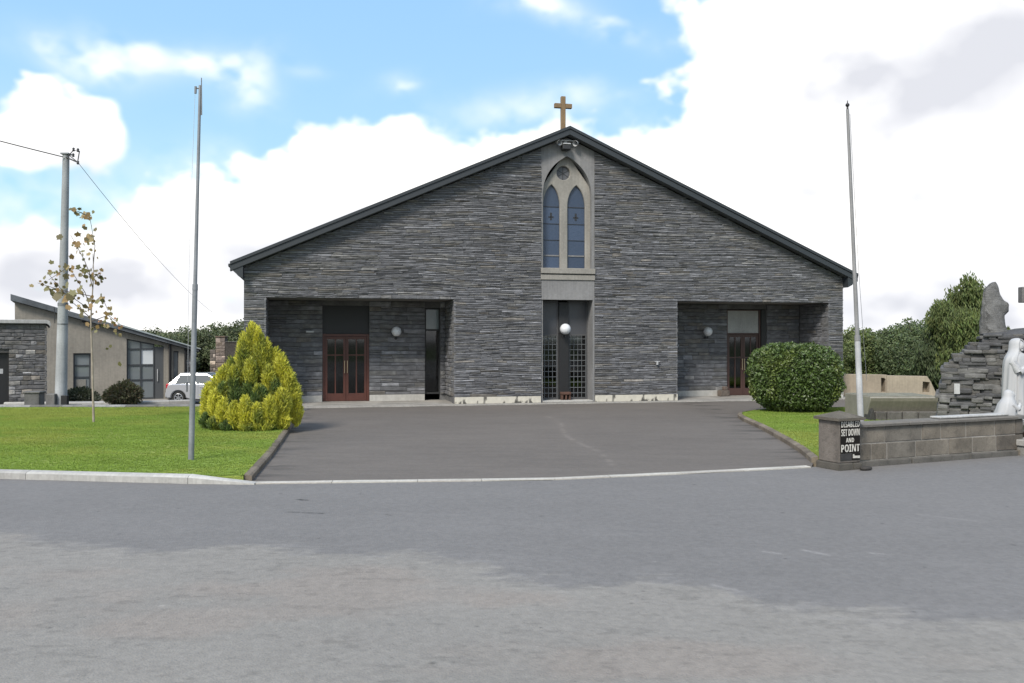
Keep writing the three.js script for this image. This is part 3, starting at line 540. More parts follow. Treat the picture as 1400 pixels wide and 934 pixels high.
  // glazed slot beneath
  part('jamb', [bx(b - 0.06, b - 0.002, 0.05, 3.478, -0.80, -0.008), bx(a + 0.002, a + 0.06, 0.05, 3.478, -0.80, -0.04)], M.concrete);
  const zs = -0.60, L = a + 0.06, R = b - 0.06, c0 = 10.26, c1 = 10.60;
  part('central_post', [bx(c0, c1, 0.05, 2.35, zs - 0.06, zs + 0.10, 0.01)], M.black);
  part('central_panel', [bx(c0, c1, 2.36, 3.42, zs - 0.06, zs + 0.08, 0.01)], M.dark);
  for (const [p, q] of [[L, c0], [c1, R]]) {
    const f = part('glazed_screen', [bx(p, p + 0.045, 0.05, 3.47, zs - 0.05, zs, 0.004), bx(q - 0.045, q, 0.05, 3.47, zs - 0.05, zs, 0.004), bx(p + 0.045, q - 0.045, 0.05, 0.17, zs - 0.048, zs - 0.002), bx(p + 0.045, q - 0.045, 3.40, 3.47, zs - 0.048, zs - 0.002), bx(p + 0.045, q - 0.045, 2.28, 2.33, zs - 0.048, zs - 0.002)], mat(0.07, 0.072, 0.076, { map: null, rough: 0.5, bump: 0 }));
    const dusty = new THREE.MeshPhysicalMaterial({ color: new THREE.Color().setRGB(0.055, 0.058, 0.066), roughness: 0.4 });
    obj('pane', bx(p + 0.045, q - 0.045, 2.33, 3.40, zs - 0.03, zs - 0.024), dusty, f);
    obj('pane', bx(p + 0.045, q - 0.045, 0.17, 2.28, zs - 0.03, zs - 0.024), M.glass, f);
    const bars = []; for (let y = 0.32; y < 2.25; y += 0.185) bars.push(bx(p + 0.05, q - 0.05, y - 0.010, y + 0.010, zs - 0.022, zs - 0.008)); for (let i = 0; i < 5; i++) { const x = mix(p + 0.07, q - 0.07, i / 4); bars.push(bx(x - 0.008, x + 0.008, 0.17, 2.28, zs - 0.0078, zs + 0.004)); }
    obj('grille', bars, M.mesh, f);
  }
  part('threshold', bx(a + 0.06, b - 0.06, 0.051, 0.10, -0.55, 0.0, 0.006), M.plinth);
}

// ---- roof, verges, soffits
{
  const e0 = -0.36, e1 = CW + 0.36, D = -26;
  const slab = (o0, o1) => [[e0, roofTop(e0) - o0], [RIDGE, roofTop(RIDGE) - o0], [e1, roofTop(e1) - o0], [e1, roofTop(e1) - o1], [RIDGE, roofTop(RIDGE) - o1], [e0, roofTop(e0) - o1]];
  part('roof', [extr(slab(0.02, 0.16), -D, D)], M.roof);
  const half = (o0, o1, zf, dep, left) => extr(left ? [[e0 - 0.02, roofTop(e0 - 0.02) - o0], [RIDGE, roofTop(RIDGE) - o0], [RIDGE, roofTop(RIDGE) - o1], [e0 - 0.02, roofTop(e0 - 0.02) - o1]] : [[RIDGE, roofTop(RIDGE) - o0], [e1 + 0.02, roofTop(e1 + 0.02) - o0], [e1 + 0.02, roofTop(e1 + 0.02) - o1], [RIDGE, roofTop(RIDGE) - o1]], dep, zf - dep, [], 0.006);
  for (const s of [true, false]) {
    part('verge_trim', half(-0.015, 0.085, 0.36, 0.34, s), M.fascia);
    part('bargeboard', half(0.09, 0.275, 0.325, 0.05, s), M.fascia);
    part('soffit', half(0.255, 0.275, 0.27, 0.25, s), mat(0.05, 0.055, 0.06, { map: null, bump: 0 }));
  }
  for (const [s, d] of [[-0.2, -1], [CW + 0.2, 1]]) { const x0 = d < 0 ? -0.34 : CW + 0.002, x1 = d < 0 ? -0.002 : CW + 0.34; part('eaves_box', extr(d < 0 ? [[x0, 4.31], [x0, 4.50], [x1, 4.56], [x1, 4.02], [x0 + 0.18, 4.10]] : [[x1, 4.31], [x1, 4.50], [x0, 4.56], [x0, 4.02], [x1 - 0.18, 4.10]], 0.6, -0.3, [], 0.005), M.fascia); part('gutter', bx(d < 0 ? x0 - 0.1 : x1, d < 0 ? x0 : x1 + 0.1, 4.36, 4.46, D, 0.26, 0.02), M.fascia); }
  // body of the nave behind the front, closed so that the inside is dark
  part('side_wall', [bx(0, 0.35, 0, 4.2, D + 0.3, -0.442)], M.mortar); part('side_wall', [bx(CW - 0.35, CW, 0, 4.2, D + 0.3, -0.442)], M.mortar);
  part('rear_wall', extr([[0.0, 0], [CW, 0], [CW, wallTop(CW)], [RIDGE, wallTop(RIDGE)], [0, wallTop(0)]], 0.3, D), M.mortar);
  part('nave_floor', bx(0.35, CW - 0.35, -0.1, 0.03, D + 0.3, -0.45), M.dark);
  // cross on the ridge
  const z = 0.10, cx = 10.22; part('roof_cross', [bx(cx - 0.075, cx + 0.075, 9.12, 10.25, z - 0.07, z + 0.07, 0.012), bx(cx - 0.30, cx - 0.0752, 9.86, 10.01, z - 0.068, z + 0.068, 0.012), bx(cx + 0.0752, cx + 0.30, 9.86, 10.01, z - 0.068, z + 0.068, 0.012)], mat(0.27, 0.175, 0.085, { map: streak, rep: 1.2, rough: 0.6, bump: 0.004 }), church, 'brown wooden cross on the ridge');
}
part('wall_outlet', [bx(13.56, 13.62, 1.28, 1.40, 0.0, 0.10, 0.01), bx(13.50, 13.68, 1.38, 1.41, 0.05, 0.09, 0.005)], M.whitePaint);
part('name_plate', bx(1.86, 2.12, 2.38, 2.44, DEEP + 0.02, DEEP + 0.075, 0.005), M.whitePaint);
const ch = (s, y, z) => new THREE.Vector3(s, y, z).applyAxisAngle(new THREE.Vector3(0, 1, 0), churchTurn).add(new THREE.Vector3(...churchAt)).toArray();
// ---- globe lamps
function globeLamp(label, s, y, z, r, arm) {
  const o = thing('globe_lamp', label, 'lamp', ch(s, y, z), churchTurn, 'globe lamps on the church front');
  const k = new THREE.SphereGeometry(r, 28, 20); k.translate(0, 0, arm); obj('globe', k, M.opal, o);
  obj('bracket', [cyl(0.05, 0.05, 0.02, 0, 0, 0, 16).rotateX(Math.PI / 2).translate(0, -r - 0.06, 0.012), limb([0, -r - 0.06, 0.01], [0, -r - 0.06, arm], 0.016, 0.016), limb([0, -r - 0.062, arm], [0, -r + 0.03, arm], 0.022, 0.03)], M.dark, o);
}
globeLamp('round white globe lamp between the red-brown doors and a slit window', 4.85, 2.42, DEEP + 0.055, 0.165, 0.26);
globeLamp('round white globe lamp on the porch wall with the dull brown doors', 16.28, 2.45, DEEP + 0.055, 0.165, 0.26);
globeLamp('round white globe lamp on the dark post under the gothic window', 10.40, 2.50, -0.50, 0.185, 0.27);
// ---- security lights under the apex
{
  const o = thing('security_light', 'twin white floodlights and a dark camera under the apex of the gable', 'floodlight', ch(10.33, 8.62, -0.015), churchTurn);
  obj('mounting_bar', [bx(-0.42, 0.36, 0.16, 0.20, 0.06, 0.10, 0.008), bx(-0.05, 0.05, -0.02, 0.20, 0.0, 0.062, 0.008)], M.whitePaint, o);
  for (const [x, rz] of [[-0.30, 0.25], [0.34, -0.5]]) { const g = new THREE.LatheGeometry([[0.02, -0.10], [0.06, -0.09], [0.075, 0.02], [0.10, 0.10], [0.095, 0.11], [0.07, 0.02]].map((p) => new THREE.Vector2(...p)), 16); g.rotateX(Math.PI / 2 + 0.4); g.rotateY(rz * 1.6); g.translate(x, 0.10, 0.18); obj('lamp_head', [flat(g), cyl(0.02, 0.02, 0.09, x, 0.10, 0.085, 8)], M.whitePaint, o); }
  obj('camera_housing', [bx(-0.16, 0.12, -0.16, 0.0, 0.02, 0.30, 0.03), cyl(0.05, 0.05, 0.05, -0.02, -0.20, 0.16, 14)], M.dark, o);
  obj('camera_hood', bx(-0.15, 0.11, 0.004, 0.05, 0.0, 0.32, 0.02), M.whitePaint, o);
}
// ---- small things at the foot of the front
{
  const o = thing('plant_stand', 'small rusty brown stand at the foot of the dark central post', 'stand', ch(10.44, 0.10, -0.34), churchTurn);
  const rust = mat(0.13, 0.065, 0.045, { rep: 2, bump: 0.004 });
  obj('top', bx(-0.17, 0.17, 0.18, 0.27, -0.12, 0.12, 0.02), rust, o); for (const x of [-0.13, 0.0, 0.13]) obj('leg', bx(x - 0.025, x + 0.025, 0, 0.18, -0.09, 0.09, 0.005), rust, o);
  const t = thing('door_stop', 'small brown stone block beside the dull brown doors', 'block', ch(16.95, 0.05, DEEP + 0.22), churchTurn + 0.2);
  obj('block', bx(-0.2, 0.2, 0, 0.22, -0.12, 0.12, 0.025), mat(0.19, 0.155, 0.13, { rep: 1.5, bump: 0.01 }), t); obj('cap', bx(-0.02, 0.16, 0.222, 0.36, -0.09, 0.09, 0.03), mat(0.17, 0.13, 0.11, { rep: 1.5, bump: 0.01 }), t);
}


// ================================================================ FOLIAGE
function leafCloud(n, r, place, size, aspect, colour, shape = 0) {   // many small separate leaves as one mesh
  const pos = [], col = [], nor = new THREE.Vector3(), a = new THREE.Vector3(), b = new THREE.Vector3(), t = new THREE.Vector3();
  for (let i = 0; i < n; i++) {
    const { p, dir } = place(r, i); if (!p) continue;
    const s = size * (0.6 + 0.8 * r());
    t.set(r() - 0.5, r() - 0.5, r() - 0.5).normalize();
    if (dir) { a.copy(dir).addScaledVector(t, 0.55).normalize(); } else a.copy(t);
    b.set(r() - 0.5, r() - 0.5, r() - 0.5).cross(a).normalize(); nor.copy(a).cross(b);
    const w = s * aspect, q = p, fold = s * 0.14;
    const v = shape === 0
      ? [[-0.5, 0, 0], [0, w / s / 2, fold / s], [0.5, 0, 0], [0, -w / s / 2, fold / s]]
      : [[-0.5, 0, 0], [0.1, w / s / 2, fold / s], [0.5, 0, 0], [0.1, -w / s / 2, fold / s]];
    const P = v.map(([x, y, z]) => [q.x + (a.x * x + b.x * y + nor.x * z) * s, q.y + (a.y * x + b.y * y + nor.y * z) * s, q.z + (a.z * x + b.z * y + nor.z * z) * s]);
    pos.push(...P[0], ...P[1], ...P[2], ...P[0], ...P[2], ...P[3]);
    const c = colour(r, q); for (let k = 0; k < 6; k++) col.push(c[0], c[1], c[2]);
  }
  const g = new THREE.BufferGeometry(); g.setAttribute('position', new THREE.Float32BufferAttribute(pos, 3)); g.setAttribute('color', new THREE.Float32BufferAttribute(col, 3)); g.computeVertexNormals();
  g.setAttribute('uv', new THREE.Float32BufferAttribute(new Float32Array(pos.length / 3 * 2), 2));
  return g;
}
const leafMat = new THREE.MeshPhysicalMaterial({ vertexColors: true, roughness: 0.8, side: THREE.DoubleSide, transmission: 0.35, thickness: 0 });
const glossLeaf = new THREE.MeshPhysicalMaterial({ vertexColors: true, roughness: 0.45, side: THREE.DoubleSide, transmission: 0.2, thickness: 0 });
const barkMat = mat(0.075, 0.058, 0.042, { map: streak, rep: 1.5, bump: 0.02, brep: 3 });
const onBall = (r) => { const z = 2 * r() - 1, a = r() * 6.2832, s = Math.sqrt(1 - z * z); return new THREE.Vector3(s * Math.cos(a), z, s * Math.sin(a)); };
function inBlobs(blobs, shell = 0.35) {
  const w = blobs.map((b) => b[3] * b[4] * (b[5] || b[3])); const tot = w.reduce((s, v) => s + v, 0);
  return (r) => { let k = r() * tot, i = 0; while (i < w.length - 1 && (k -= w[i]) > 0) i++; const [x, y, z, rx, ry, rz = rx] = blobs[i]; const d = onBall(r), f = Math.pow(r(), shell) * (0.82 + 0.3 * noise3(d.x * 3 + x * 3, d.y * 3 + y * 3, d.z * 3 + i)); return { p: new THREE.Vector3(x + d.x * rx * f, Math.max(0.02, y + d.y * ry * f), z + d.z * rz * f), dir: d, i }; };
}
const green = (base, vary = 0.5) => (r, p) => { const k = (1 - vary / 2 + vary * r()) * (0.75 + 0.5 * noise3(p.x * 1.3, p.y * 1.3, p.z * 1.3)), y = r() * 0.3; return [base[0] * k * (1 + y), base[1] * k, base[2] * k]; };
function tree(name, label, at, height, spread, base, { seed, n = 9000, leaf = 0.2, trunkH = 0.25, weep = false, group, blobsN = 16, narrow = 1 } = {}) {
  const r = rng(seed), t = thing(name, label, 'tree', at, 0, group);
  const th = height * trunkH, tops = [], blobs = [];
  for (let i = 0; i < blobsN; i++) { const y = mix(th, height * 0.93, Math.pow(i / (blobsN - 1), 0.8)), k = 1 - Math.pow(Math.abs((y - th) / (height - th) - 0.36) / 0.64, 2.0) * narrow, R = spread * 0.5 * Math.max(0.12, k), a = i * 2.4 + r(); const rad = R * (0.2 + 0.55 * r()); blobs.push([Math.cos(a) * rad, y, Math.sin(a) * rad, R * (0.42 + 0.3 * r()), Math.max(R * 0.4, height * 0.09) * (0.8 + 0.4 * r())]); tops.push([Math.cos(a) * rad * 0.7, y, Math.sin(a) * rad * 0.7]); }
  obj('trunk', [limb([0, -0.1, 0], [0.05 * height * 0.1, height * 0.5, 0], height * 0.028, height * 0.016, 9), limb([0.05 * height * 0.1, height * 0.5, 0], [0, height * 0.85, 0], height * 0.016, height * 0.004, 7), ...tops.filter((_, i) => i % 2 === 0).map((p) => limb([0, p[1] * 0.62, 0], p, height * 0.009, height * 0.003, 5))], barkMat, t);
  const at2 = inBlobs(blobs, 0.45);
  const place = weep ? (q) => { const s = at2(q); s.p.y = Math.max(0.1, s.p.y - q() * q() * height * 0.16); s.dir = new THREE.Vector3((q() - 0.5) * 0.35, -1, (q() - 0.5) * 0.35); return s; } : (q) => { const s = at2(q); s.dir = null; return s; };
  obj('crown', leafCloud(n, r, place, leaf, weep ? 0.32 : 0.62, green(base)), leafMat, t);
  return t;
}

// ---- golden conifer shrub
{
  const [X, Z] = onGround(347, 590), t = thing('conifer_shrub', 'golden-green conifer shrub with upright plumes at the edge of the lawn', 'shrub', [X, 0.09, Z]);
  const r = rng(301);
  const lobes = [ // x, y, z, rx, ry, how golden
    [0.0, 1.72, 0.0, 0.27, 0.70, 0.7], [-0.18, 1.58, 0.18, 0.22, 0.60, 0.75], [0.20, 1.62, 0.14, 0.20, 0.60, 0.65], [-0.03, 2.10, 0.06, 0.15, 0.36, 1.0], [0.14, 1.98, 0.12, 0.14, 0.38, 0.9], [-0.22, 1.92, 0.05, 0.13, 0.34, 0.95], [0.34, 1.75, 0.05, 0.12, 0.34, 0.8], [0.05, 1.30, 0.36, 0.18, 0.36, 0.55],
    [0.72, 1.36, 0.08, 0.19, 0.40, 0.9], [0.52, 1.42, -0.05, 0.19, 0.46, 0.6], [0.46, 1.10, 0.30, 0.17, 0.40, 0.85], [0.88, 1.02, 0.10, 0.21, 0.42, 0.75], [1.02, 0.72, 0.08, 0.20, 0.42, 0.85], [1.06, 0.40, 0.08, 0.19, 0.38, 1.0], [0.82, 0.56, 0.44, 0.24, 0.42, 0.9], [0.62, 0.86, 0.36, 0.16, 0.34, 0.5],
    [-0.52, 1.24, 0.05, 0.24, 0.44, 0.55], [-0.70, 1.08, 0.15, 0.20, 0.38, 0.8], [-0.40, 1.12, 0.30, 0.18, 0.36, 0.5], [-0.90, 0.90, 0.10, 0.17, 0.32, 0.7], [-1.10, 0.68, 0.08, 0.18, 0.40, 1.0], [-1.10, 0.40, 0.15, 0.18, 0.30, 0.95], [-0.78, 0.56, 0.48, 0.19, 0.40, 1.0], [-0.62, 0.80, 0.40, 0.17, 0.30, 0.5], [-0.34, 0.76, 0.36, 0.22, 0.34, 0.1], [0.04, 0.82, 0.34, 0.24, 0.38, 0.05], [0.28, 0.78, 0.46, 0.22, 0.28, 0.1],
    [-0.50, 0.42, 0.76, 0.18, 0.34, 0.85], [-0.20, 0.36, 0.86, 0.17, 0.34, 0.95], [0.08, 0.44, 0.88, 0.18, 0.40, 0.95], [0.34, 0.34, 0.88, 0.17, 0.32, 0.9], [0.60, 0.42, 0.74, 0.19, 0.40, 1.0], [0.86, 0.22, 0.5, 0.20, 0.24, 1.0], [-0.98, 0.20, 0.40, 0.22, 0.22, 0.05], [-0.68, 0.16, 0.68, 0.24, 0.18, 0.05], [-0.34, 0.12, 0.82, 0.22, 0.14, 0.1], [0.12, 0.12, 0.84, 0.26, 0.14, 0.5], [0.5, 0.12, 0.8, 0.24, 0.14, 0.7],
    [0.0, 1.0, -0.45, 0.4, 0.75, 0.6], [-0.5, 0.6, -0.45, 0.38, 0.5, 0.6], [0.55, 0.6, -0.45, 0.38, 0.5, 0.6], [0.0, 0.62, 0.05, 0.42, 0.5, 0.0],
  ];
  obj('trunk', [limb([0, -0.1, 0], [0, 1.2, 0], 0.10, 0.05, 8), ...lobes.slice(0, 20).map((l) => limb([l[0] * 0.15, 0.15, l[2] * 0.15], [l[0] * 0.9, Math.max(0.25, l[1] - 0.1), l[2] * 0.9], 0.035, 0.01, 5))], barkMat, t);
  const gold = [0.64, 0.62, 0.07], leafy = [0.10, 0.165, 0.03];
  const parts = lobes.map(([x, y, z, rx0, ry0, gk], li) => {
    const rx = rx0 * 0.95, ry = ry0 * 0.93;
    const n = Math.round(22000 * rx * ry);
    const place = (q) => { const d = onBall(q), bump = 0.80 + 0.36 * noise3(d.x * 2.6 + li * 9, d.y * 2.6, d.z * 2.6), taper = 1 - 0.25 * Math.max(0, d.y); const f = Math.pow(q(), 0.22) * bump; return { p: new THREE.Vector3((x + d.x * rx * f * taper) * 0.93, Math.max(0.015, y + d.y * ry * f), z + d.z * rx * f * taper), dir: new THREE.Vector3(d.x * 0.85, 0.9, d.z * 0.85).normalize() }; };
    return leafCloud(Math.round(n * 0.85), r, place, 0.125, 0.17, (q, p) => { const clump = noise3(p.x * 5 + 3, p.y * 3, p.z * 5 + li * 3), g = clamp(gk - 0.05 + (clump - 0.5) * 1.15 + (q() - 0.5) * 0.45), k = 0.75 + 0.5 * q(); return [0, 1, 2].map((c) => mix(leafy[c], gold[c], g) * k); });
  });
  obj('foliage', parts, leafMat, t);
}
// ---- clipped round bush
{
  const [X, Z] = onGround(1088, 569), t = thing('round_bush', 'clipped round dark green bush on the lawn in front of the porch', 'bush', [X + 0.17, 0.095, Z - 0.62]);
  const r = rng(302);
  obj('trunk', [0, 1, 2, 3, 4, 5].map((i) => limb([Math.cos(i) * 0.12, -0.1, Math.sin(i) * 0.12], [Math.cos(i * 1.05) * 0.75, 1.2 + 0.3 * (i % 2), Math.sin(i * 1.05) * 0.75], 0.05, 0.02, 6)), barkMat, t);
  const place = (q) => { const d = onBall(q); const e = 2.7, m = Math.pow(Math.abs(d.x) ** e + Math.abs(d.y) ** e + Math.abs(d.z) ** e, -1 / e); const f = Math.pow(q(), 0.15) * (0.84 + 0.14 * noise3(d.x * 5, d.y * 5, d.z * 5) + 0.16 * noise3(d.x * 1.7 + 5, d.y * 1.7, d.z * 1.7) + (q() < 0.04 ? 0.10 * q() : 0.03 * q())) * m; return { p: new THREE.Vector3(d.x * 1.28 * f, Math.max(0.02, 0.96 + d.y * 0.99 * f), d.z * 1.12 * f), dir: null }; };
  obj('foliage', leafCloud(30000, r, place, 0.085, 0.55, (q, p) => { const y = smooth(0.5, 0.75, noise3(p.x * 2.2, p.y * 2.2, p.z * 2.2)), k = 0.55 + 0.9 * q(); return [mix(0.072, 0.12, y) * k, mix(0.115, 0.16, y) * k, mix(0.026, 0.034, y) * k]; }), glossLeaf, t);
}

// ================================================================ POLES AND WIRES
function flagpole(label, foot, lean, h, rBottom, sleeveH, mats, arm) {
  const t = thing('flagpole', label, 'flagpole', foot, 0, 'flagpoles beside the forecourt');
  const at = (y) => [lean[0] * y / h, y, lean[1] * y / h];
  obj('sleeve', limb([0, -0.15, 0], at(sleeveH), rBottom, rBottom * 0.86, 16), mats[0], t);
  obj('pole', limb(at(sleeveH), at(h), rBottom * 0.68, rBottom * 0.46, 14), mats[1], t);
  obj('collar', limb(at(sleeveH - 0.05), at(sleeveH + 0.05), rBottom * 0.95, rBottom * 0.9, 16), mats[1], t);
  const [tx, , tz] = at(h);
  if (arm) { obj('pulley_arm', [limb([tx, h - 0.05, tz], [tx - 0.07, h - 0.05, tz + 0.01], 0.012, 0.012), limb([tx - 0.07, h - 0.02, tz + 0.01], [tx - 0.075, h - 0.14, tz + 0.01], 0.02, 0.02), limb([tx + 0.03, h - 0.5, tz + 0.02], [tx + 0.03, h + 0.12, tz + 0.02], 0.012, 0.008)], M.steel, t); obj('halyard', tube([[tx - 0.075, h - 0.1, tz + 0.02], [tx * 0.55 - 0.09, h * 0.55, tz * 0.55 + 0.05], [-0.03, 1.25, 0.06]], 0.003, 16, 5), M.whitePaint, t); obj('cleat', bx(-0.05, -0.035, 1.15, 1.32, 0.045, 0.09, 0.004), M.steel, t); }
  else { const g = new THREE.SphereGeometry(0.035, 12, 10); g.translate(tx, h + 0.08, tz); obj('finial', [flat(g), limb([tx, h - 0.02, tz], [tx, h + 0.16, tz], 0.022, 0.006, 8)], M.black, t); obj('halyard', tube([[tx + 0.035, h - 0.08, tz + 0.02], [tx * 0.5 + 0.06, h * 0.5, tz * 0.5 + 0.05], [0.055, 1.3, 0.05]], 0.004, 16, 5), M.steel, t); }
}
flagpole('grey metal flagpole with a small pulley arm standing in the lawn', [-5.38, 0.09, -14.70], [0.155, 0], 6.28, 0.048, 2.9, [M.galv, M.galv], true);
flagpole('white-footed flagpole with a dark finial behind the low block wall', [6.21, 0.09, -15.55], [-0.265, 0], 6.10, 0.056, 2.05, [M.whitePaint, mat(0.34, 0.34, 0.34, { map: streak, rep: 1, metal: 0.2, rough: 0.55, bump: 0 })], false);
{
  const d = 28.2, x = (83 - 700) / FOCAL * d, foot = [x, 0, -d], t = thing('utility_pole', 'thick grey utility pole on a concrete foot beside the lawn', 'utility pole', foot);
  const h = 8.1, lx = 0.17;
  const poleM = mat(0.44, 0.46, 0.475, { map: streak, rep: 0.6, bump: 0.004, rough: 0.8 });
  obj('lower_shaft', limb([0, 0.0, 0], [lx * 0.41, 3.28, 0], 0.185, 0.15, 18), poleM, t);
  obj('shaft', limb([lx * 0.41, 3.281, 0], [lx, h, 0], 0.138, 0.10, 18), mat(0.38, 0.395, 0.41, { map: streak, rep: 0.6, bump: 0.004 }), t);
  obj('band', [limb([lx * 0.40, 3.22, 0], [lx * 0.42, 3.32, 0], 0.158, 0.158, 18), limb([lx * 0.33, 2.62, 0], [lx * 0.335, 2.66, 0], 0.164, 0.164, 18)], M.steel, t);
  obj('step_bracket', limb([-0.19, 3.2, 0.05], [-0.14, 2.66, 0.1], 0.014, 0.014, 6), M.black, t);
  obj('foot', [bx(-0.32, -0.02, -0.05, 0.42, 0.10, 0.34, 0.04), bx(-0.9, 0.55, -0.05, 0.045, -0.3, 0.45, 0.02)], mat(0.20, 0.195, 0.185, { rep: 1, bump: 0.008 }), t);
  obj('junction_box', bx(0.12, 0.32, 0.05, 0.36, 0.10, 0.24, 0.01), M.black, t);
  obj('cap', bx(lx - 0.13, lx + 0.13, h - 0.02, h + 0.03, -0.13, 0.13, 0.01), M.galv, t);
  obj('crossarm', [limb([lx + 0.05, h - 0.12, 0.1], [lx + 0.42, h - 0.28, 0.1], 0.022, 0.022), limb([lx + 0.08, h + 0.0, 0.1], [lx + 0.42, h - 0.28, 0.1], 0.014, 0.014), limb([lx + 0.42, h - 0.28, 0.1], [lx + 0.48, h + 0.08, 0.1], 0.016, 0.016), limb([lx + 0.12, h - 0.08, 0.1], [lx + 0.28, h + 0.10, 0.1], 0.014, 0.014), limb([lx + 0.28, h + 0.1, 0.1], [lx + 0.48, h + 0.08, 0.1], 0.010, 0.010)], M.black, t);
  for (const [ix, iy] of [[0.29, -0.06], [0.44, 0.10], [0.44, -0.30], [0.30, 0.12]]) { const g = new THREE.LatheGeometry([[0, -0.06], [0.03, -0.05], [0.045, -0.02], [0.025, 0], [0.045, 0.03], [0.02, 0.06], [0, 0.07]].map((p) => new THREE.Vector2(...p)), 10); g.translate(lx + ix, h + iy, 0.12); obj('insulator', flat(g), M.dark, t); }
  const sag = (a, b, s, r) => { const pts = []; for (let i = 0; i <= 14; i++) { const q = i / 14; pts.push([mix(a[0], b[0], q), mix(a[1], b[1], q) - s * 4 * q * (1 - q), mix(a[2], b[2], q)]); } return tube(pts, r, 40, 5); };
  const top = [x + lx - 0.02, h - 0.12, -d + 0.14];
  const wireM = mat(0.02, 0.02, 0.022, { map: null, bump: 0, rough: 0.6 });
  tag(obj('overhead_cable', sag(top, [-27.5, 11.6, -21], 0.25, 0.017), wireM), 'thick black cable rising from the utility pole towards the road', 'cable');
  tag(obj('overhead_cable', sag([x + lx + 0.44, h - 0.30, -d + 0.1], [-19.5, 4.0, -57], 0.35, 0.008), wireM), 'thin dark wire sloping down from the utility pole towards the trees', 'cable');
}

// ================================================================ LOW BUILDINGS BESIDE THE CHURCH
function rubble({ x0, x1, y0, y1, h, l, z, seed, k, pale = 0.06, open, turn, tint = [1, 0.97, 0.92] }) {
  const r0 = rng(seed + 1000);
  return courses({ x0, x1, levels: [y0, y1], hLo: h[0], hHi: h[1], lLo: l[0], lHi: l[1], wave: 0.03, z, seed, k, open, turn }).map((g) => { const c = g.attributes.color, p = r0() < pale ? 2.6 : 1; for (let i = 0; i < c.count; i++) c.setXYZ(i, c.getX(i) * tint[0] * p, c.getY(i) * tint[1] * p, c.getZ(i) * tint[2] * p); return g; });
}
{ // stone hut with a pale coping
  const d = 31, gy = landY(-18, -31), X1 = (61 - 700) / FOCAL * d, t = thing('stone_hut', 'small flat-roofed rubble stone hut with a white coping and a dark door', 'building', [X1, gy, -d], 0.5);
  const w = mat(0.14, 0.135, 0.13, { rep: 1.2, bump: 0.01 });
  const wall = obj('wall', [extr([[-4.6, -0.2], [-1.80, -0.2], [-1.80, 1.88], [-1.10, 1.88], [-1.10, -0.2], [0, -0.2], [0, 2.9], [-4.6, 2.9]], 0.3, -0.35), bx(-0.3, 0, -0.2, 2.9, -3.2, -0.351), bx(-4.6, -4.3, -0.2, 2.9, -3.2, -0.351), bx(-4.3, -0.3, -0.2, 2.9, -3.2, -3.0)], w, t);
  const gs = [...rubble({ x0: -4.6, x1: 0.02, y0: 0.02, y1: 2.88, h: [0.10, 0.22], l: [0.18, 0.6], z: 0, seed: 71, k: 0.95, pale: 0.06, open: () => [[-1.80, -1.10, -1, 1.9]] }), ...rubble({ x0: -0.05, x1: 3.1, y0: 0.02, y1: 2.88, h: [0.10, 0.22], l: [0.18, 0.6], z: 0.05, seed: 72, k: 0.95, turn: new THREE.Matrix4().makeRotationY(Math.PI / 2) })];
  gs.forEach((g) => obj('stone', g, M.stone, wall));
  obj('coping', [extr([[-4.75, 2.9], [0.06, 2.9], [0.14, 2.84], [0.17, 2.78], [0.20, 2.86], [0.16, 2.98], [0.05, 3.03], [-4.75, 3.03]], 3.5, -3.35, [], 0.01)], mat(0.52, 0.52, 0.51, { map: streak, rep: 0.6 }), t);
  obj('door', [bx(-1.80, -1.73, 0, 1.88, -0.26, -0.16), bx(-1.17, -1.10, 0, 1.88, -0.26, -0.16), bx(-1.73, -1.17, 0, 1.87, -0.25, -0.19)], M.black, t);
  obj('notice', bx(-1.50, -1.28, 1.15, 1.32, -0.188, -0.182), M.whitePaint, t);
  obj('roof_deck', bx(-4.3, -0.3, 2.7, 2.89, -3.0, -0.36), w, t);
  obj('doorstep', bx(-3.6, -0.65, -0.02, 0.10, 0.05, 0.9, 0.02), M.paving, t);
}
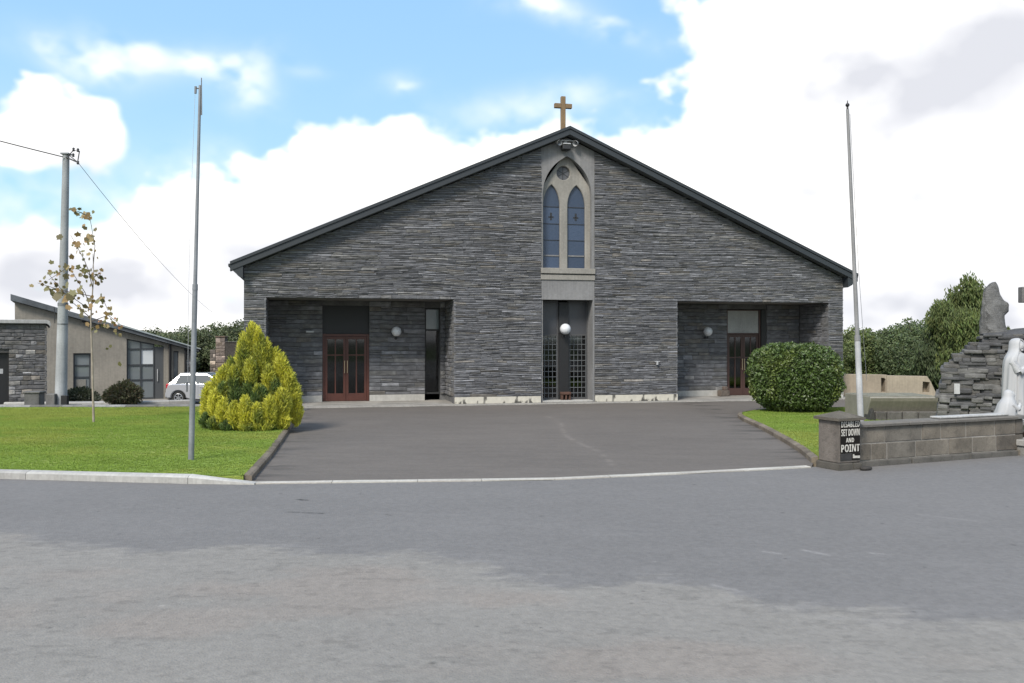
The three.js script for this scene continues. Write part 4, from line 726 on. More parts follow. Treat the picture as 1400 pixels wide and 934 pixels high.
{ // low beige building with a single pitch roof
  const phi = 0.47, gy = -0.72, A = [(20 - 700) / FOCAL * 39.2, -39.2];   // the front runs back to the right
  const U = (px) => { const k = (px - 700) / FOCAL; return (-k * A[1] - A[0]) / (Math.cos(phi) - k * Math.sin(phi)); };   // metres along the front
  const Yat = (s, py) => EYE + (467 - py) / FOCAL * (s * Math.sin(phi) - A[1]) - gy, Y = (py) => Yat(U(200), py), Ya = (py) => Yat(U(112), py);
  const t = thing('low_building', 'low beige rendered building with a sloping roof and dark-framed windows', 'building', [A[0], gy, A[1]], phi);
  const render = mat(0.35, 0.322, 0.275, { map: streak, rep: 0.3, bump: 0.004, brep: 1.5 });
  const xl = U(20), xr = U(252), roofY = (x) => mix(Yat(U(20), 413), Yat(U(262), 479), (x - U(20)) / (U(262) - U(20)));
  const wins = { a: [U(100), U(124), Ya(535), Ya(483)], b: [U(173), U(211), Y(541), 0], c: [U(211), U(224), 0.05, 0], e: [U(237), U(244), Yat(U(240), 530), Yat(U(240), 480)] };
  const topB = (x) => mix(Yat(U(173), 463), Yat(U(224), 473), (x - U(173)) / (U(224) - U(173)));
  const hole = (x0, x1, y0, f) => [[x0, y0], [x1, y0], [x1, f(x1)], [x0, f(x0)]];
  const wall = obj('wall', [extr([[xl, -0.2], [xr, -0.2], [xr, roofY(xr)], [xl, roofY(xl)]], 0.3, -0.3, [hole(...wins.a.slice(0, 3), () => wins.a[3]), hole(U(173), U(224), 0.06, topB), hole(...wins.e.slice(0, 3), () => wins.e[3])]), bx(xl, xl + 0.3, -0.2, roofY(xl) - 0.15, -9, -0.302), bx(xr - 0.3, xr, -0.2, roofY(xr) - 0.05, -9, -0.302), bx(xl + 0.3, xr - 0.3, -0.2, roofY(xr), -9, -8.7)], render, t);
  const ge = rubble({ x0: U(253), x1: U(262), y0: 0, y1: roofY(U(258)) - 0.05, h: [0.12, 0.24], l: [0.15, 0.3], z: -0.02, seed: 77, k: 1.2, pale: 0.2 });
  obj('stone_pier', [bx(U(252) + 0.003, U(262), -0.2, roofY(U(262)), -0.5, -0.06)], M.mortar, t); ge.forEach((g) => obj('stone', g, M.stone, t));
  obj('roof', extr([[xl - 0.15, roofY(xl - 0.15) + 0.02], [U(271), roofY(U(271)) + 0.02], [U(271), roofY(U(271)) + 0.16], [xl - 0.15, roofY(xl - 0.15) + 0.30]], 9.5, -9.2, [], 0.01), mat(0.15, 0.165, 0.18, { rep: 0.5, rough: 0.5 }), t);
  obj('verge_strip', extr([[U(160), roofY(U(160)) + 0.22], [U(273), roofY(U(273)) + 0.15], [U(273), roofY(U(273)) + 0.20], [U(160), roofY(U(160)) + 0.30]], 0.08, 0.305), mat(0.36, 0.40, 0.40, { map: null, rough: 0.4, metal: 0.3 }), t);
  obj('light_fitting', bx(U(264), U(268), Yat(U(266), 486), Yat(U(266), 480), -0.2, 0.2, 0.02), M.whitePaint, t);
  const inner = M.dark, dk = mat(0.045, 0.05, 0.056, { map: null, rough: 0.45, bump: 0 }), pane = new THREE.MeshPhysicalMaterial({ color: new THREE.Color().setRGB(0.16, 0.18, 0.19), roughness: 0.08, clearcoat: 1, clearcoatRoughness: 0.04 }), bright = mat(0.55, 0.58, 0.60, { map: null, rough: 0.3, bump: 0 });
  obj('room_back', bx(xl + 0.3, xr - 0.3, 0, 2.2, -2.2, -2.0), mat(0.2, 0.2, 0.19, {}), t);
  const winA = obj('window', [bx(wins.a[0], wins.a[0] + 0.07, wins.a[2], wins.a[3], -0.2, -0.1), bx(wins.a[1] - 0.07, wins.a[1], wins.a[2], wins.a[3], -0.2, -0.1), bx(wins.a[0], wins.a[1], wins.a[3] - 0.08, wins.a[3], -0.202, -0.098), bx(wins.a[0], wins.a[1], wins.a[2], wins.a[2] + 0.05, -0.202, -0.098), bx(wins.a[0] + 0.07, wins.a[1] - 0.07, Ya(501), Ya(499), -0.19, -0.11), bx(wins.a[0] + 0.07, wins.a[1] - 0.07, Ya(517), Ya(515), -0.19, -0.11)], dk, t);
  for (const [p, q] of [[Ya(499), wins.a[3] - 0.08], [Ya(515), Ya(501)], [wins.a[2] + 0.05, Ya(517)]]) obj('pane', bx(wins.a[0] + 0.07, wins.a[1] - 0.07, p, q, -0.15, -0.145), pane, winA);
  obj('curtain', bx(wins.a[0] + 0.1, wins.a[1] - 0.2, wins.a[2] + 0.1, Ya(519), -0.14, -0.12), mat(0.30, 0.29, 0.26, {}), winA);
  const f = obj('window', [U(173), U(191.5), U(209.5)].map((x) => bx(x, x + 0.06, 0.06, topB(x) - 0.02, -0.2, -0.1)).concat([bx(U(173), U(210), Y(478), Y(476.3), -0.198, -0.104), bx(U(173), U(210), Y(500), Y(498), -0.198, -0.104), bx(U(173), U(210), Y(520), Y(518.5), -0.198, -0.104), bx(U(173), U(210), 0.061, 0.14, -0.198, -0.104), extr([[U(173), topB(U(173)) - 0.06], [U(211), topB(U(211)) - 0.06], [U(211), topB(U(211))], [U(173), topB(U(173))]], 0.1, -0.2)]), dk, t);
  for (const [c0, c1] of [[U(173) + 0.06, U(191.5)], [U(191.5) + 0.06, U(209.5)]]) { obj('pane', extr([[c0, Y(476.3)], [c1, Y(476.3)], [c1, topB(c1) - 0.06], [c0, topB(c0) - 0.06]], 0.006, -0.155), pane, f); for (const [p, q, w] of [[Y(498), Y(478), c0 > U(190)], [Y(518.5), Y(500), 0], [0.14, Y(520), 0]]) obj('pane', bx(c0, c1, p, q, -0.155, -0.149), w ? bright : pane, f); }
  const dr = obj('door', [bx(U(211) + 0.03, U(224), 0.06, topB(U(224)) - 0.04, -0.2, -0.12)], mat(0.07, 0.075, 0.08, { map: null, rough: 0.5, bump: 0 }), t); obj('handle', bx(U(215), U(216.2), Y(522), Y(505), -0.12, -0.07, 0.01), M.whitePaint, dr);
  obj('downpipe', [limb([U(232), -0.1, 0.07], [U(232), roofY(U(232)), 0.07], 0.06, 0.06, 10)], M.black, t); obj('downpipe', [limb([U(253), -0.1, 0.08], [U(253), roofY(U(253)), 0.08], 0.05, 0.05, 10)], M.black, t);
  const we = obj('window', [bx(wins.e[0], wins.e[0] + 0.04, wins.e[2], wins.e[3], -0.2, -0.12), bx(wins.e[1] - 0.04, wins.e[1], wins.e[2], wins.e[3], -0.2, -0.12), bx(wins.e[0] + 0.04, wins.e[1] - 0.04, wins.e[3] - 0.06, wins.e[3], -0.198, -0.122)], dk, t); obj('pane', bx(wins.e[0] + 0.04, wins.e[1] - 0.04, wins.e[2], wins.e[3] - 0.06, -0.16, -0.154), pane, we);
  obj('plinth_kerb', bx(U(120), U(228), -0.1, 0.05, 0.02, 0.7, 0.02), M.paving, t);
  obj('wall_lamp', [bx(U(112), U(116), Ya(441), Ya(436), 0.0, 0.2, 0.04)], M.dark, t);
}
// low edging, gatepost and bed at the back of the lawn
{
  const g = thing('gatepost', 'short square stone gatepost beside the utility pole', 'post', [...(() => { const [x, z] = onGround(47, 560); return [x, 0.0, z]; })()], 0.1);
  obj('shaft', bx(-0.22, 0.22, -0.1, 0.50, -0.2, 0.2, 0.02), mat(0.15, 0.148, 0.145, { rep: 1, bump: 0.01 }), g); obj('cap', bx(-0.25, 0.25, 0.501, 0.56, -0.23, 0.23, 0.02), mat(0.18, 0.178, 0.172, { rep: 1, bump: 0.01 }), g);
  kerbRun('kerb', 'weathered low edging between the lawn and the side car park', [[-16.5, -26.45], [-13.4, -26.5], [-11.6, -26.55], [-9.6, -26.75], [-8.6, -26.9]], [0, 1.0, 1.95, 2.9, 3.85, 4.8, 5.75, 6.7, 7.85], 0.16, () => 0.16, [mat(0.24, 0.235, 0.22, { rep: 1, bump: 0.01 }), mat(0.36, 0.355, 0.34, { rep: 1, bump: 0.01 }), mat(0.17, 0.165, 0.15, { rep: 1, bump: 0.01 })]);
  kerbRun('kerb', 'pale kerb line in the side car park in front of the beige building', [[-17.5, -30.2], [-13.2, -30.6], [-11.5, -31.5]], [0, 1.1, 2.2, 3.3, 4.4, 5.5, 6.4], 0.16, () => 0.14, kerbMats, landY(-14, -30.5));
}
// brown-green shrub and the leggy sapling
{
  const x = -13.7, z = -30.2, t = thing('low_shrub', 'low brownish green shrub in front of the beige building', 'shrub', [x + 0.35, landY(x, z), z]);
  const r = rng(311); obj('stem', [0, 1, 2, 3, 4].map((i) => limb([0, -0.05, 0], [Math.cos(i * 1.3) * 0.4, 0.6, Math.sin(i * 1.3) * 0.3], 0.03, 0.01, 5)), barkMat, t);
  const at2 = inBlobs([[0, 0.42, 0, 0.55, 0.4], [-0.3, 0.34, 0.1, 0.4, 0.32], [0.32, 0.4, 0.05, 0.38, 0.36], [0.05, 0.66, 0, 0.32, 0.26]], 0.3);
  obj('foliage', leafCloud(4500, r, at2, 0.10, 0.4, (q) => { const k = 0.6 + 0.8 * q(); return q() < 0.35 ? [0.10 * k, 0.075 * k, 0.03 * k] : [0.065 * k, 0.075 * k, 0.022 * k]; }), leafMat, t);
  const h2 = thing('low_shrub', 'dark green shrub tucked between the stone hut and the utility pole', 'shrub', [-16.0, landY(-16, -32.5), -32.5]);
  obj('stem', limb([0, -0.05, 0], [0, 0.5, 0], 0.03, 0.01, 5), barkMat, h2); obj('foliage', leafCloud(2200, r, inBlobs([[0, 0.4, 0, 0.55, 0.36], [0.4, 0.3, 0.1, 0.4, 0.3]], 0.3), 0.10, 0.5, green([0.035, 0.055, 0.02])), leafMat, h2);
}
{
  const [X, Z] = onGround(128, 583), sc = -Z / FOCAL, t = thing('sapling', 'leggy young maple sapling with sparse browning leaves on a pale thin stem', 'sapling', [X, 0.09, Z]);
  const r = rng(320), P = (px, py, dz = 0) => [(px - 128) * sc, (583 - py) * sc, dz];
  obj('trunk', [limb(P(128, 586), P(126, 500), 0.030, 0.024, 8), limb(P(126, 500), P(124, 440), 0.024, 0.018, 7), limb(P(124, 440), P(128, 380), 0.018, 0.012, 6), limb(P(128, 380), P(127, 352), 0.012, 0.007, 5)], mat(0.42, 0.36, 0.29, { map: streak, rep: 3, bump: 0.003 }), t);
  const twigs = [[[125, 430], [100, 412], [72, 400]], [[124, 440], [96, 418], [64, 378]], [[127, 400], [118, 380], [112, 372]], [[125, 432], [112, 405], [98, 372]], [[127, 372], [124, 340], [120, 300]], [[126, 420], [138, 410], [150, 430]], [[127, 390], [116, 360], [96, 326]], [[124, 445], [146, 436], [160, 448]], [[125, 455], [142, 448], [158, 458]], [[127, 385], [134, 378], [138, 392]], [[125, 410], [86, 402], [52, 392]], [[98, 372], [84, 372], [70, 388]], [[120, 300], [112, 296], [106, 294]]];
  const rz = () => (r() - 0.5) * 0.5; const twigG = [], tips = [];
  for (const w of twigs) { const z = [0, rz(), rz()]; for (let i = 0; i < w.length - 1; i++) twigG.push(limb(P(w[i][0], w[i][1], z[i]), P(w[i + 1][0], w[i + 1][1], z[i + 1]), 0.012 - 0.003 * i, 0.008 - 0.003 * i, 5)); for (let i = 1; i < w.length; i++) tips.push(P(w[i][0], w[i][1], z[i])); }
  obj('twigs', twigG, mat(0.07, 0.05, 0.04, { map: null, bump: 0 }), t);
  const lobed = (s) => { const sh = new THREE.Shape(), pts = []; for (let i = 0; i < 20; i++) { const a = i / 20 * Math.PI * 2, k = (i % 4 === 0 ? 1 : i % 2 === 0 ? 0.78 : 0.86) * (0.75 + 0.45 * r()); pts.push(new THREE.Vector2(Math.cos(a) * s * k, Math.sin(a) * s * k * 0.85)); } sh.setFromPoints(pts); return new THREE.ShapeGeometry(sh); };
  const tones = [[0.26, 0.20, 0.08], [0.17, 0.16, 0.06], [0.28, 0.18, 0.07], [0.14, 0.12, 0.055], [0.34, 0.15, 0.06]].map(([a, b, c]) => new THREE.MeshPhysicalMaterial({ color: new THREE.Color().setRGB(a, b, c), roughness: 0.7, side: THREE.DoubleSide, transmission: 0.3, thickness: 0 }));
  const spots2 = [[108, 297, 0.13], [100, 324, 0.10], [86, 330, 0.10], [118, 330, 0.14], [122, 334, 0.12], [110, 340, 0.10], [126, 318, 0.08], [124, 353, 0.07], [92, 355, 0.09], [72, 364, 0.08], [64, 377, 0.10], [54, 384, 0.07], [58, 394, 0.06], [84, 382, 0.10], [94, 370, 0.09], [104, 372, 0.07], [118, 376, 0.11], [122, 384, 0.09], [110, 398, 0.10], [94, 395, 0.13], [70, 404, 0.13], [80, 410, 0.16], [92, 414, 0.14], [100, 410, 0.15], [64, 400, 0.10], [106, 406, 0.12], [122, 415, 0.09], [132, 408, 0.07], [138, 418, 0.08], [130, 424, 0.09], [148, 434, 0.08], [114, 424, 0.1], [100, 426, 0.1], [110, 436, 0.09]];
  for (let i = 0; i < 6; i++) spots2.push([134 + 34 * r(), 446 + 60 * r(), 0.04 + 0.04 * r()]); for (const [a, b, c] of twigs) for (let k = 0; k < 13; k++) { const e = k < 4 ? [a, b] : [b, c || b], q = r(); spots2.push([mix(e[0][0], e[1][0], q) + (r() - 0.5) * 12, mix(e[0][1], e[1][1], q) + (r() - 0.5) * 12, 0.035 + 0.045 * r()]); }
  spots2.forEach(([px, py, s]) => { const g = lobed(s * 0.95), dz = (r() - 0.5) * 0.5; g.rotateX((r() - 0.5) * 1.6); g.rotateY((r() - 0.5) * 1.6); g.rotateZ(r() * 6.28); g.translate(...P(px, py, dz)); obj('leaf', g, tones[Math.floor(r() * (py > 440 ? 5 : 4))], t); });
}


// ================================================================ PARKED CAR
{
  const d = 39.6, X = (234.5 - 700) / FOCAL * d, t = thing('parked_car', 'silver white hatchback parked by the beige building, mostly behind the golden shrub', 'car', [X, landY(-15, -39.6) + 0.012, -d]);
  const S = 0.94, paint = new THREE.MeshPhysicalMaterial({ color: new THREE.Color().setRGB(0.40, 0.41, 0.43), roughness: 0.35, metalness: 0.2, clearcoat: 1, clearcoatRoughness: 0.08 });
  const Lg = 3.75, W = 0.80, arch = (cx) => { const p = []; for (let i = 0; i <= 10; i++) { const a = Math.PI - i / 10 * Math.PI; p.push([cx + 0.35 * Math.cos(a), 0.30 + 0.35 * Math.sin(a)]); } return p; };
  const side = [[0.10, 0.28], ...arch(0.62).map((p) => p), [1.2, 0.22], [2.6, 0.22], ...arch(3.02), [3.62, 0.26], [3.74, 0.42], [3.72, 0.66], [3.55, 0.80], [2.78, 0.94], [0.30, 0.97], [0.10, 0.90], [0.02, 0.66], [0.02, 0.42]];
  const bodyG = extr(side, 2 * W, -W, [], 0.045);
  const body = obj('body', bodyG, paint, t);
  const ring = (y, xa, xb, w) => [[xa, y, w], [xb, y, w], [xb, y, -w], [xa, y, -w]];
  const B = ring(0.93, 0.10, 2.85, 0.745), T = ring(1.43, 0.62, 1.90, 0.55), quads = []; const tri = (a, b, c) => quads.push(...a, ...b, ...c);
  for (let i = 0; i < 4; i++) { const j = (i + 1) % 4; tri(B[i], B[j], T[j]); tri(B[i], T[j], T[i]); } tri(T[0], T[1], T[2]); tri(T[0], T[2], T[3]);
  const cg = new THREE.BufferGeometry(); cg.setAttribute('position', new THREE.Float32BufferAttribute(quads, 3)); cg.computeVertexNormals();
  obj('cabin', [flat(cg), bx(0.60, 1.92, 1.40, 1.475, -0.56, 0.56, 0.036)], paint, t);
  const glassM = new THREE.MeshPhysicalMaterial({ color: new THREE.Color().setRGB(0.10, 0.112, 0.12), roughness: 0.55, specularIntensity: 0.3 });
  const patch = (i, u0, u1, v0, v1, u2 = u0, u3 = u1) => { const j = (i + 1) % 4, P = (u, v) => { const b = B[i].map((c, k) => mix(c, B[j][k], u)), q = T[i].map((c, k) => mix(c, T[j][k], u)); return b.map((c, k) => mix(c, q[k], v)); }; const pts = [P(u0, v0), P(u1, v0), P(u3, v1), P(u2, v1)].map((p) => new THREE.Vector3(...p)); const n = pts[1].clone().sub(pts[0]).cross(pts[3].clone().sub(pts[0])).normalize(); const out = pts.map((p) => p.clone().addScaledVector(n, 0.008)); const g = new THREE.BufferGeometry(); g.setAttribute('position', new THREE.Float32BufferAttribute([out[0], out[1], out[2], out[0], out[2], out[3]].flatMap((p) => p.toArray()), 3)); g.computeVertexNormals(); return flat(g); };
  for (const i of [0, 2]) { const fl = (u) => i === 2 ? 1 - u : u; const pr = (a, b) => i === 2 ? [fl(b), fl(a)] : [a, b]; let [a, b] = pr(0.12, 0.47); obj('side_window', patch(i, a, b, 0.08, 0.88, i === 0 ? 0.05 : a, i === 2 ? 0.95 : b), glassM, t); [a, b] = pr(0.50, 0.94); obj('side_window', patch(i, a, b, 0.08, 0.88), glassM, t); }
  obj('windscreen', patch(1, 0.06, 0.94, 0.06, 0.92), glassM, t); obj('rear_window', patch(3, 0.08, 0.92, 0.10, 0.90), glassM, t);
  const red = mat(0.42, 0.02, 0.03, { map: null, rough: 0.2, bump: 0 });
  for (const s of [1, -1]) obj('tail_light', bx(0.015, 0.17, 0.74, 0.98, s * 0.66 - 0.12, s * 0.66 + 0.12, 0.05), red, t);
  for (const s of [1, -1]) obj('headlight', bx(3.5, 3.70, 0.64, 0.78, s * 0.6 - 0.14, s * 0.6 + 0.14, 0.05), M.opal, t);
  obj('bumper', bx(-0.04, 0.16, 0.30, 0.58, -0.74, 0.74, 0.07), paint, t); obj('bumper', bx(3.62, 3.80, 0.26, 0.52, -0.74, 0.74, 0.07), paint, t);
  obj('sill_trim', bx(1.0, 2.65, 0.19, 0.30, 0.70, 0.79, 0.02), M.dark, t);
  for (const x of [1.55, 2.72]) obj('door_gap', bx(x, x + 0.008, 0.34, 0.92, 0.795, 0.8015), M.black, t);
  obj('door_handle', bx(1.62, 1.82, 0.80, 0.83, 0.80, 0.83, 0.01), paint, t); obj('mirror', bx(2.52, 2.66, 0.96, 1.08, 0.74, 0.90, 0.04), paint, t);
  const tyreM = mat(0.02, 0.02, 0.02, { map: null, rough: 0.9, bump: 0 }), rimM = mat(0.55, 0.56, 0.58, { map: null, rough: 0.3, metal: 0.8, bump: 0 });
  for (const x of [0.62, 3.02]) for (const s of [1, -1]) {
    const ty = new THREE.TorusGeometry(0.235, 0.075, 10, 28); ty.scale(1, 1, 1.15); ty.translate(x, 0.305, s * 0.70); const wheel = obj('wheel', [flat(ty)], tyreM, t);
    const spokes = []; for (let i = 0; i < 6; i++) { const g = bx(-0.025, 0.025, 0.02, 0.20, -0.02, 0.02, 0.006); g.rotateZ(i * Math.PI / 3); spokes.push(g); } const hub = new THREE.CylinderGeometry(0.05, 0.05, 0.05, 12); hub.rotateX(Math.PI / 2); spokes.push(flat(hub)); const rr = new THREE.TorusGeometry(0.19, 0.022, 8, 26); spokes.push(flat(rr));
    const rim = merge(spokes); rim.translate(x, 0.305, s * 0.765); obj('rim', rim, rimM, wheel);
    const back = new THREE.CylinderGeometry(0.2, 0.2, 0.03, 20); back.rotateX(Math.PI / 2); back.translate(x, 0.305, s * 0.70); obj('brake_disc', flat(back), M.black, wheel);
  }
  t.scale.setScalar(S);
}
// ruined stone gable beyond the car park
{
  const d = 52, U = (px) => (px - 700) / FOCAL * d, gy = -0.72, Y = (py) => EYE + (467 - py) / FOCAL * d - gy, t = thing('ruined_gable', 'brown stone gable stub with a broken stack in front of the trees', 'ruin', [0, gy, -d]);
  const w = mat(0.085, 0.075, 0.065, { rep: 0.7, bump: 0.02 });
  const wall = obj('wall', [extr([[U(291), -0.2], [U(345), -0.2], [U(345), Y(468)], [U(308), Y(468)], [U(307), Y(461)], [U(295), Y(461)], [U(294.5), Y(490)]], 0.5, -0.5)], w, t);
  rubble({ x0: U(295), x1: U(307.5), y0: 0, y1: Y(461.5), h: [0.14, 0.3], l: [0.2, 0.5], z: 0.03, seed: 83, k: 1.0, tint: [1.25, 1, 0.8], pale: 0.03 }).forEach((g) => obj('stone', g, M.stone, wall));
  obj('coping', [bx(U(294), U(308), Y(461.5), Y(459.5), -0.55, 0.08, 0.03)], mat(0.16, 0.11, 0.075, { rep: 1 }), t); obj('coping', bx(U(308), U(345), Y(468.5), Y(467), -0.55, 0.05, 0.03), mat(0.14, 0.13, 0.12, { rep: 1 }), t);
  rubble({ x0: U(287), x1: U(294.3), y0: 0, y1: Y(478), h: [0.14, 0.3], l: [0.15, 0.35], z: 0.0, seed: 84, k: 0.8, tint: [1.2, 1, 0.8] }).forEach((g) => obj('stone', g, M.stone, wall));
  obj('buttress', bx(U(288), U(294.3), -0.2, Y(478), -0.45, -0.05), w, t);
}

// ================================================================ BLOCK WALL, SIGN PILLAR, GROTTO
const alongX = (prof, x0, x1, bevel) => { const g = extr(prof.map(([z, y]) => [-z, y]), x1 - x0, x0, [], bevel); g.rotateY(Math.PI / 2); return flat(g); };  // a (z, y) profile run along x
const wallTurn = Math.atan2(1.67, 3.79), wallAt = [5.60, 0, -14.46];
const blockTones = [[0.205, 0.178, 0.145], [0.235, 0.205, 0.166], [0.168, 0.145, 0.120], [0.255, 0.225, 0.185], [0.21, 0.19, 0.162]].map((c) => mat(...c, { rep: 0.9, bump: 0.012, brep: 1.4 }));
const palemortar = mat(0.42, 0.39, 0.35, { rep: 1, bump: 0.01 });
{
  const t = thing('block_wall', 'low brown concrete block wall running from the sign pillar to the statues', 'wall', wallAt, wallTurn);
  const L = 3.95, r = rng(401);
  obj('core', bx(0.0, L - 0.006, -0.05, 0.66, -0.19, -0.008), palemortar, t);
  const rows = [[0.105, 0.375], [0.388, 0.655]], lens = [[0.42, 0.36, 0.66, 0.80, 0.58, 0.62, 0.51], [0.72, 0.86, 0.46, 0.62, 0.74, 0.55]];
  rows.forEach(([a, b], k) => { let x = 0.006; for (const l of lens[k]) { const e = Math.min(L, x + l); if (e - x < 0.05) break; const jx = 0.004 + 0.006 * r(); obj('block', bx(x + jx, e - jx, a + 0.002 * r(), b - 0.004 * r(), -0.21, -0.004 + 0.010 * r(), 0.012), blockTones[Math.floor(r() * 5)], t); x = e; } });
  for (const [a, b] of [[0.006, 1.3], [1.31, 2.7], [2.71, L]]) obj('footing', bx(a, b, -0.08, 0.095, -0.24, 0.04 + 0.03 * r(), 0.02), mat(0.15, 0.14, 0.125, { rep: 1, bump: 0.012 }), t);
  for (const [a, b] of [[0.01, 1.25], [1.258, 2.35], [2.358, L]]) obj('coping', alongX([[-0.27, 0.662], [0.05, 0.662], [0.055, 0.70], [0.03, 0.722], [-0.25, 0.728], [-0.275, 0.70]], a, b, 0.006), mat(0.20, 0.185, 0.165, { map: streak, rep: 0.8, bump: 0.01 }), t);
  // return at the far end
  rows.forEach(([a, b]) => obj('block', bx(L + 0.004, L + 0.20, a, b, -0.62, 0.0, 0.014), blockTones[2], t)); obj('coping', bx(L + 0.006, L + 0.25, 0.662, 0.728, -0.66, 0.05, 0.012), mat(0.24, 0.235, 0.225, { rep: 1 }), t); obj('footing', bx(L + 0.006, L + 0.26, -0.08, 0.098, -0.66, 0.06, 0.02), blockTones[1], t);
  const ls = thing('white_ledge', 'long white slab lying on the coping of the block wall', 'slab', [wallAt[0] + 2.05 * Math.cos(wallTurn), 0.730, wallAt[2] - 2.05 * Math.sin(wallTurn)], wallTurn);
  obj('slab', bx(0, 1.75, 0, 0.035, -0.24, -0.02, 0.012), mat(0.60, 0.60, 0.59, { rep: 1, bump: 0.004 }), ls);
}
{ // sign pillar
  const s = 0.46, t = thing('sign_pillar', 'square stone pillar with a peaked cap and stencilled set down point sign', 'pillar', [4.99, 0, -14.60], wallTurn);
  const stoneM = mat(0.215, 0.188, 0.165, { rep: 1.1, bump: 0.014 });
  t.position.set(wallAt[0] - 0.24 * Math.cos(wallTurn), 0, wallAt[2] + 0.24 * Math.sin(wallTurn) - 0.06);
  obj('shaft', bx(-s / 2, s / 2, 0.12, 0.80, -s / 2, s / 2, 0.012), stoneM, t);
  obj('footing', [bx(-s / 2 - 0.03, 0.05, -0.1, 0.118, -s / 2 - 0.03, s / 2 + 0.03, 0.02), bx(0.056, s / 2 + 0.02, -0.1, 0.112, -s / 2 - 0.03, s / 2 + 0.025, 0.02)], mat(0.13, 0.118, 0.10, { rep: 1, bump: 0.016 }), t);
  const c = s / 2 + 0.055, cap = new THREE.BufferGeometry(), q = [], K = [[-c, -c], [c, -c], [c, c], [-c, c]]; const tri = (...p) => q.push(...p.flat());
  for (let i = 0; i < 4; i++) { const a = K[i], b = K[(i + 1) % 4]; tri([a[0], 0.80, a[1]], [0, 0.945, 0], [b[0], 0.80, b[1]].map((v, k) => k === 1 ? 0.845 : v)); tri([a[0], 0.80, a[1]], [a[0], 0.845, a[1]], [0, 0.945, 0]); tri([a[0], 0.80, a[1]], [b[0], 0.845, b[1]], [b[0], 0.80, b[1]]); }
  const q2 = []; const T2 = (...p) => q2.push(...p.flat());
  for (let i = 0; i < 4; i++) { const a = K[i], b = K[(i + 1) % 4]; T2([a[0], 0.845, a[1]], [0, 0.945, 0], [b[0], 0.845, b[1]]); T2([a[0], 0.801, a[1]], [a[0], 0.845, a[1]], [b[0], 0.845, b[1]]); T2([a[0], 0.801, a[1]], [b[0], 0.845, b[1]], [b[0], 0.801, b[1]]); } T2([-c, 0.801, -c], [c, 0.801, -c], [c, 0.801, c]); T2([-c, 0.801, -c], [c, 0.801, c], [-c, 0.801, c]);
  cap.setAttribute('position', new THREE.Float32BufferAttribute(q2, 3)); cap.computeVertexNormals(); obj('cap', flat(cap), mat(0.165, 0.145, 0.115, { rep: 1.2, bump: 0.016 }), t);
  const font = await new FontLoader().loadAsync('fonts/droid/droid_sans_bold.typeface.json');
  const z = s / 2 + 0.002, board = mat(0.014, 0.013, 0.012, { map: null, rough: 1, bump: 0, phys: { specularIntensity: 0.2 } }), dull = mat(0.09, 0.075, 0.06, { rep: 2 });
  const rowsT = [['DISABLED', 0.795, 0.685, board], ['SET DOWN', 0.672, 0.545, board], ['AND', 0.538, 0.432, dull], ['POINT', 0.424, 0.285, board]];
  const paint = mat(0.82, 0.79, 0.72, { rep: 3, rough: 0.7, bump: 0 });
  const plate = obj('sign_board', [bx(-0.205, 0.205, 0.275, 0.797, z, z + 0.008)], board, t);
  for (const [txt, y1, y0] of rowsT) {
    const size = (y1 - y0) * (txt === 'AND' ? 0.66 : 0.86), g = new TextGeometry(txt, { font, size, depth: 0.003, curveSegments: 4 }); g.computeBoundingBox(); const bb = g.boundingBox, w = bb.max.x - bb.min.x, target = txt === 'AND' ? 0.17 : 0.39;
    g.translate(-(bb.min.x + bb.max.x) / 2, -bb.min.y, 0); g.scale(target / w, 1, 1); g.translate(txt === 'AND' ? -0.01 : 0, y0 + (y1 - y0 - size) / 2, z + 0.009); obj('lettering', flat(g), paint, plate);
  }
  obj('dark_tile', bx(-0.21, 0.03, 0.16, 0.268, z, z + 0.010, 0.004), mat(0.05, 0.048, 0.048, { rep: 2 }), t); obj('dark_tile', bx(0.036, 0.21, 0.16, 0.268, z, z + 0.010, 0.004), board, t); obj('white_label', extr([[0.05, 0.19], [0.20, 0.185], [0.20, 0.225], [0.09, 0.228], [0.075, 0.255], [0.05, 0.25]], 0.003, z + 0.0105), paint, t);
  const st = thing('loose_stone', 'small dark loose stone on the road at the foot of the sign pillar', 'stone', [5.72, 0.0, -14.18], 0.5); obj('lump', (() => { const g = new THREE.IcosahedronGeometry(0.1, 1); g.scale(1.3, 0.42, 0.7); g.translate(0, 0.03, 0); return flat(g); })(), mat(0.06, 0.055, 0.05, { rep: 2, bump: 0.01 }), st);
}
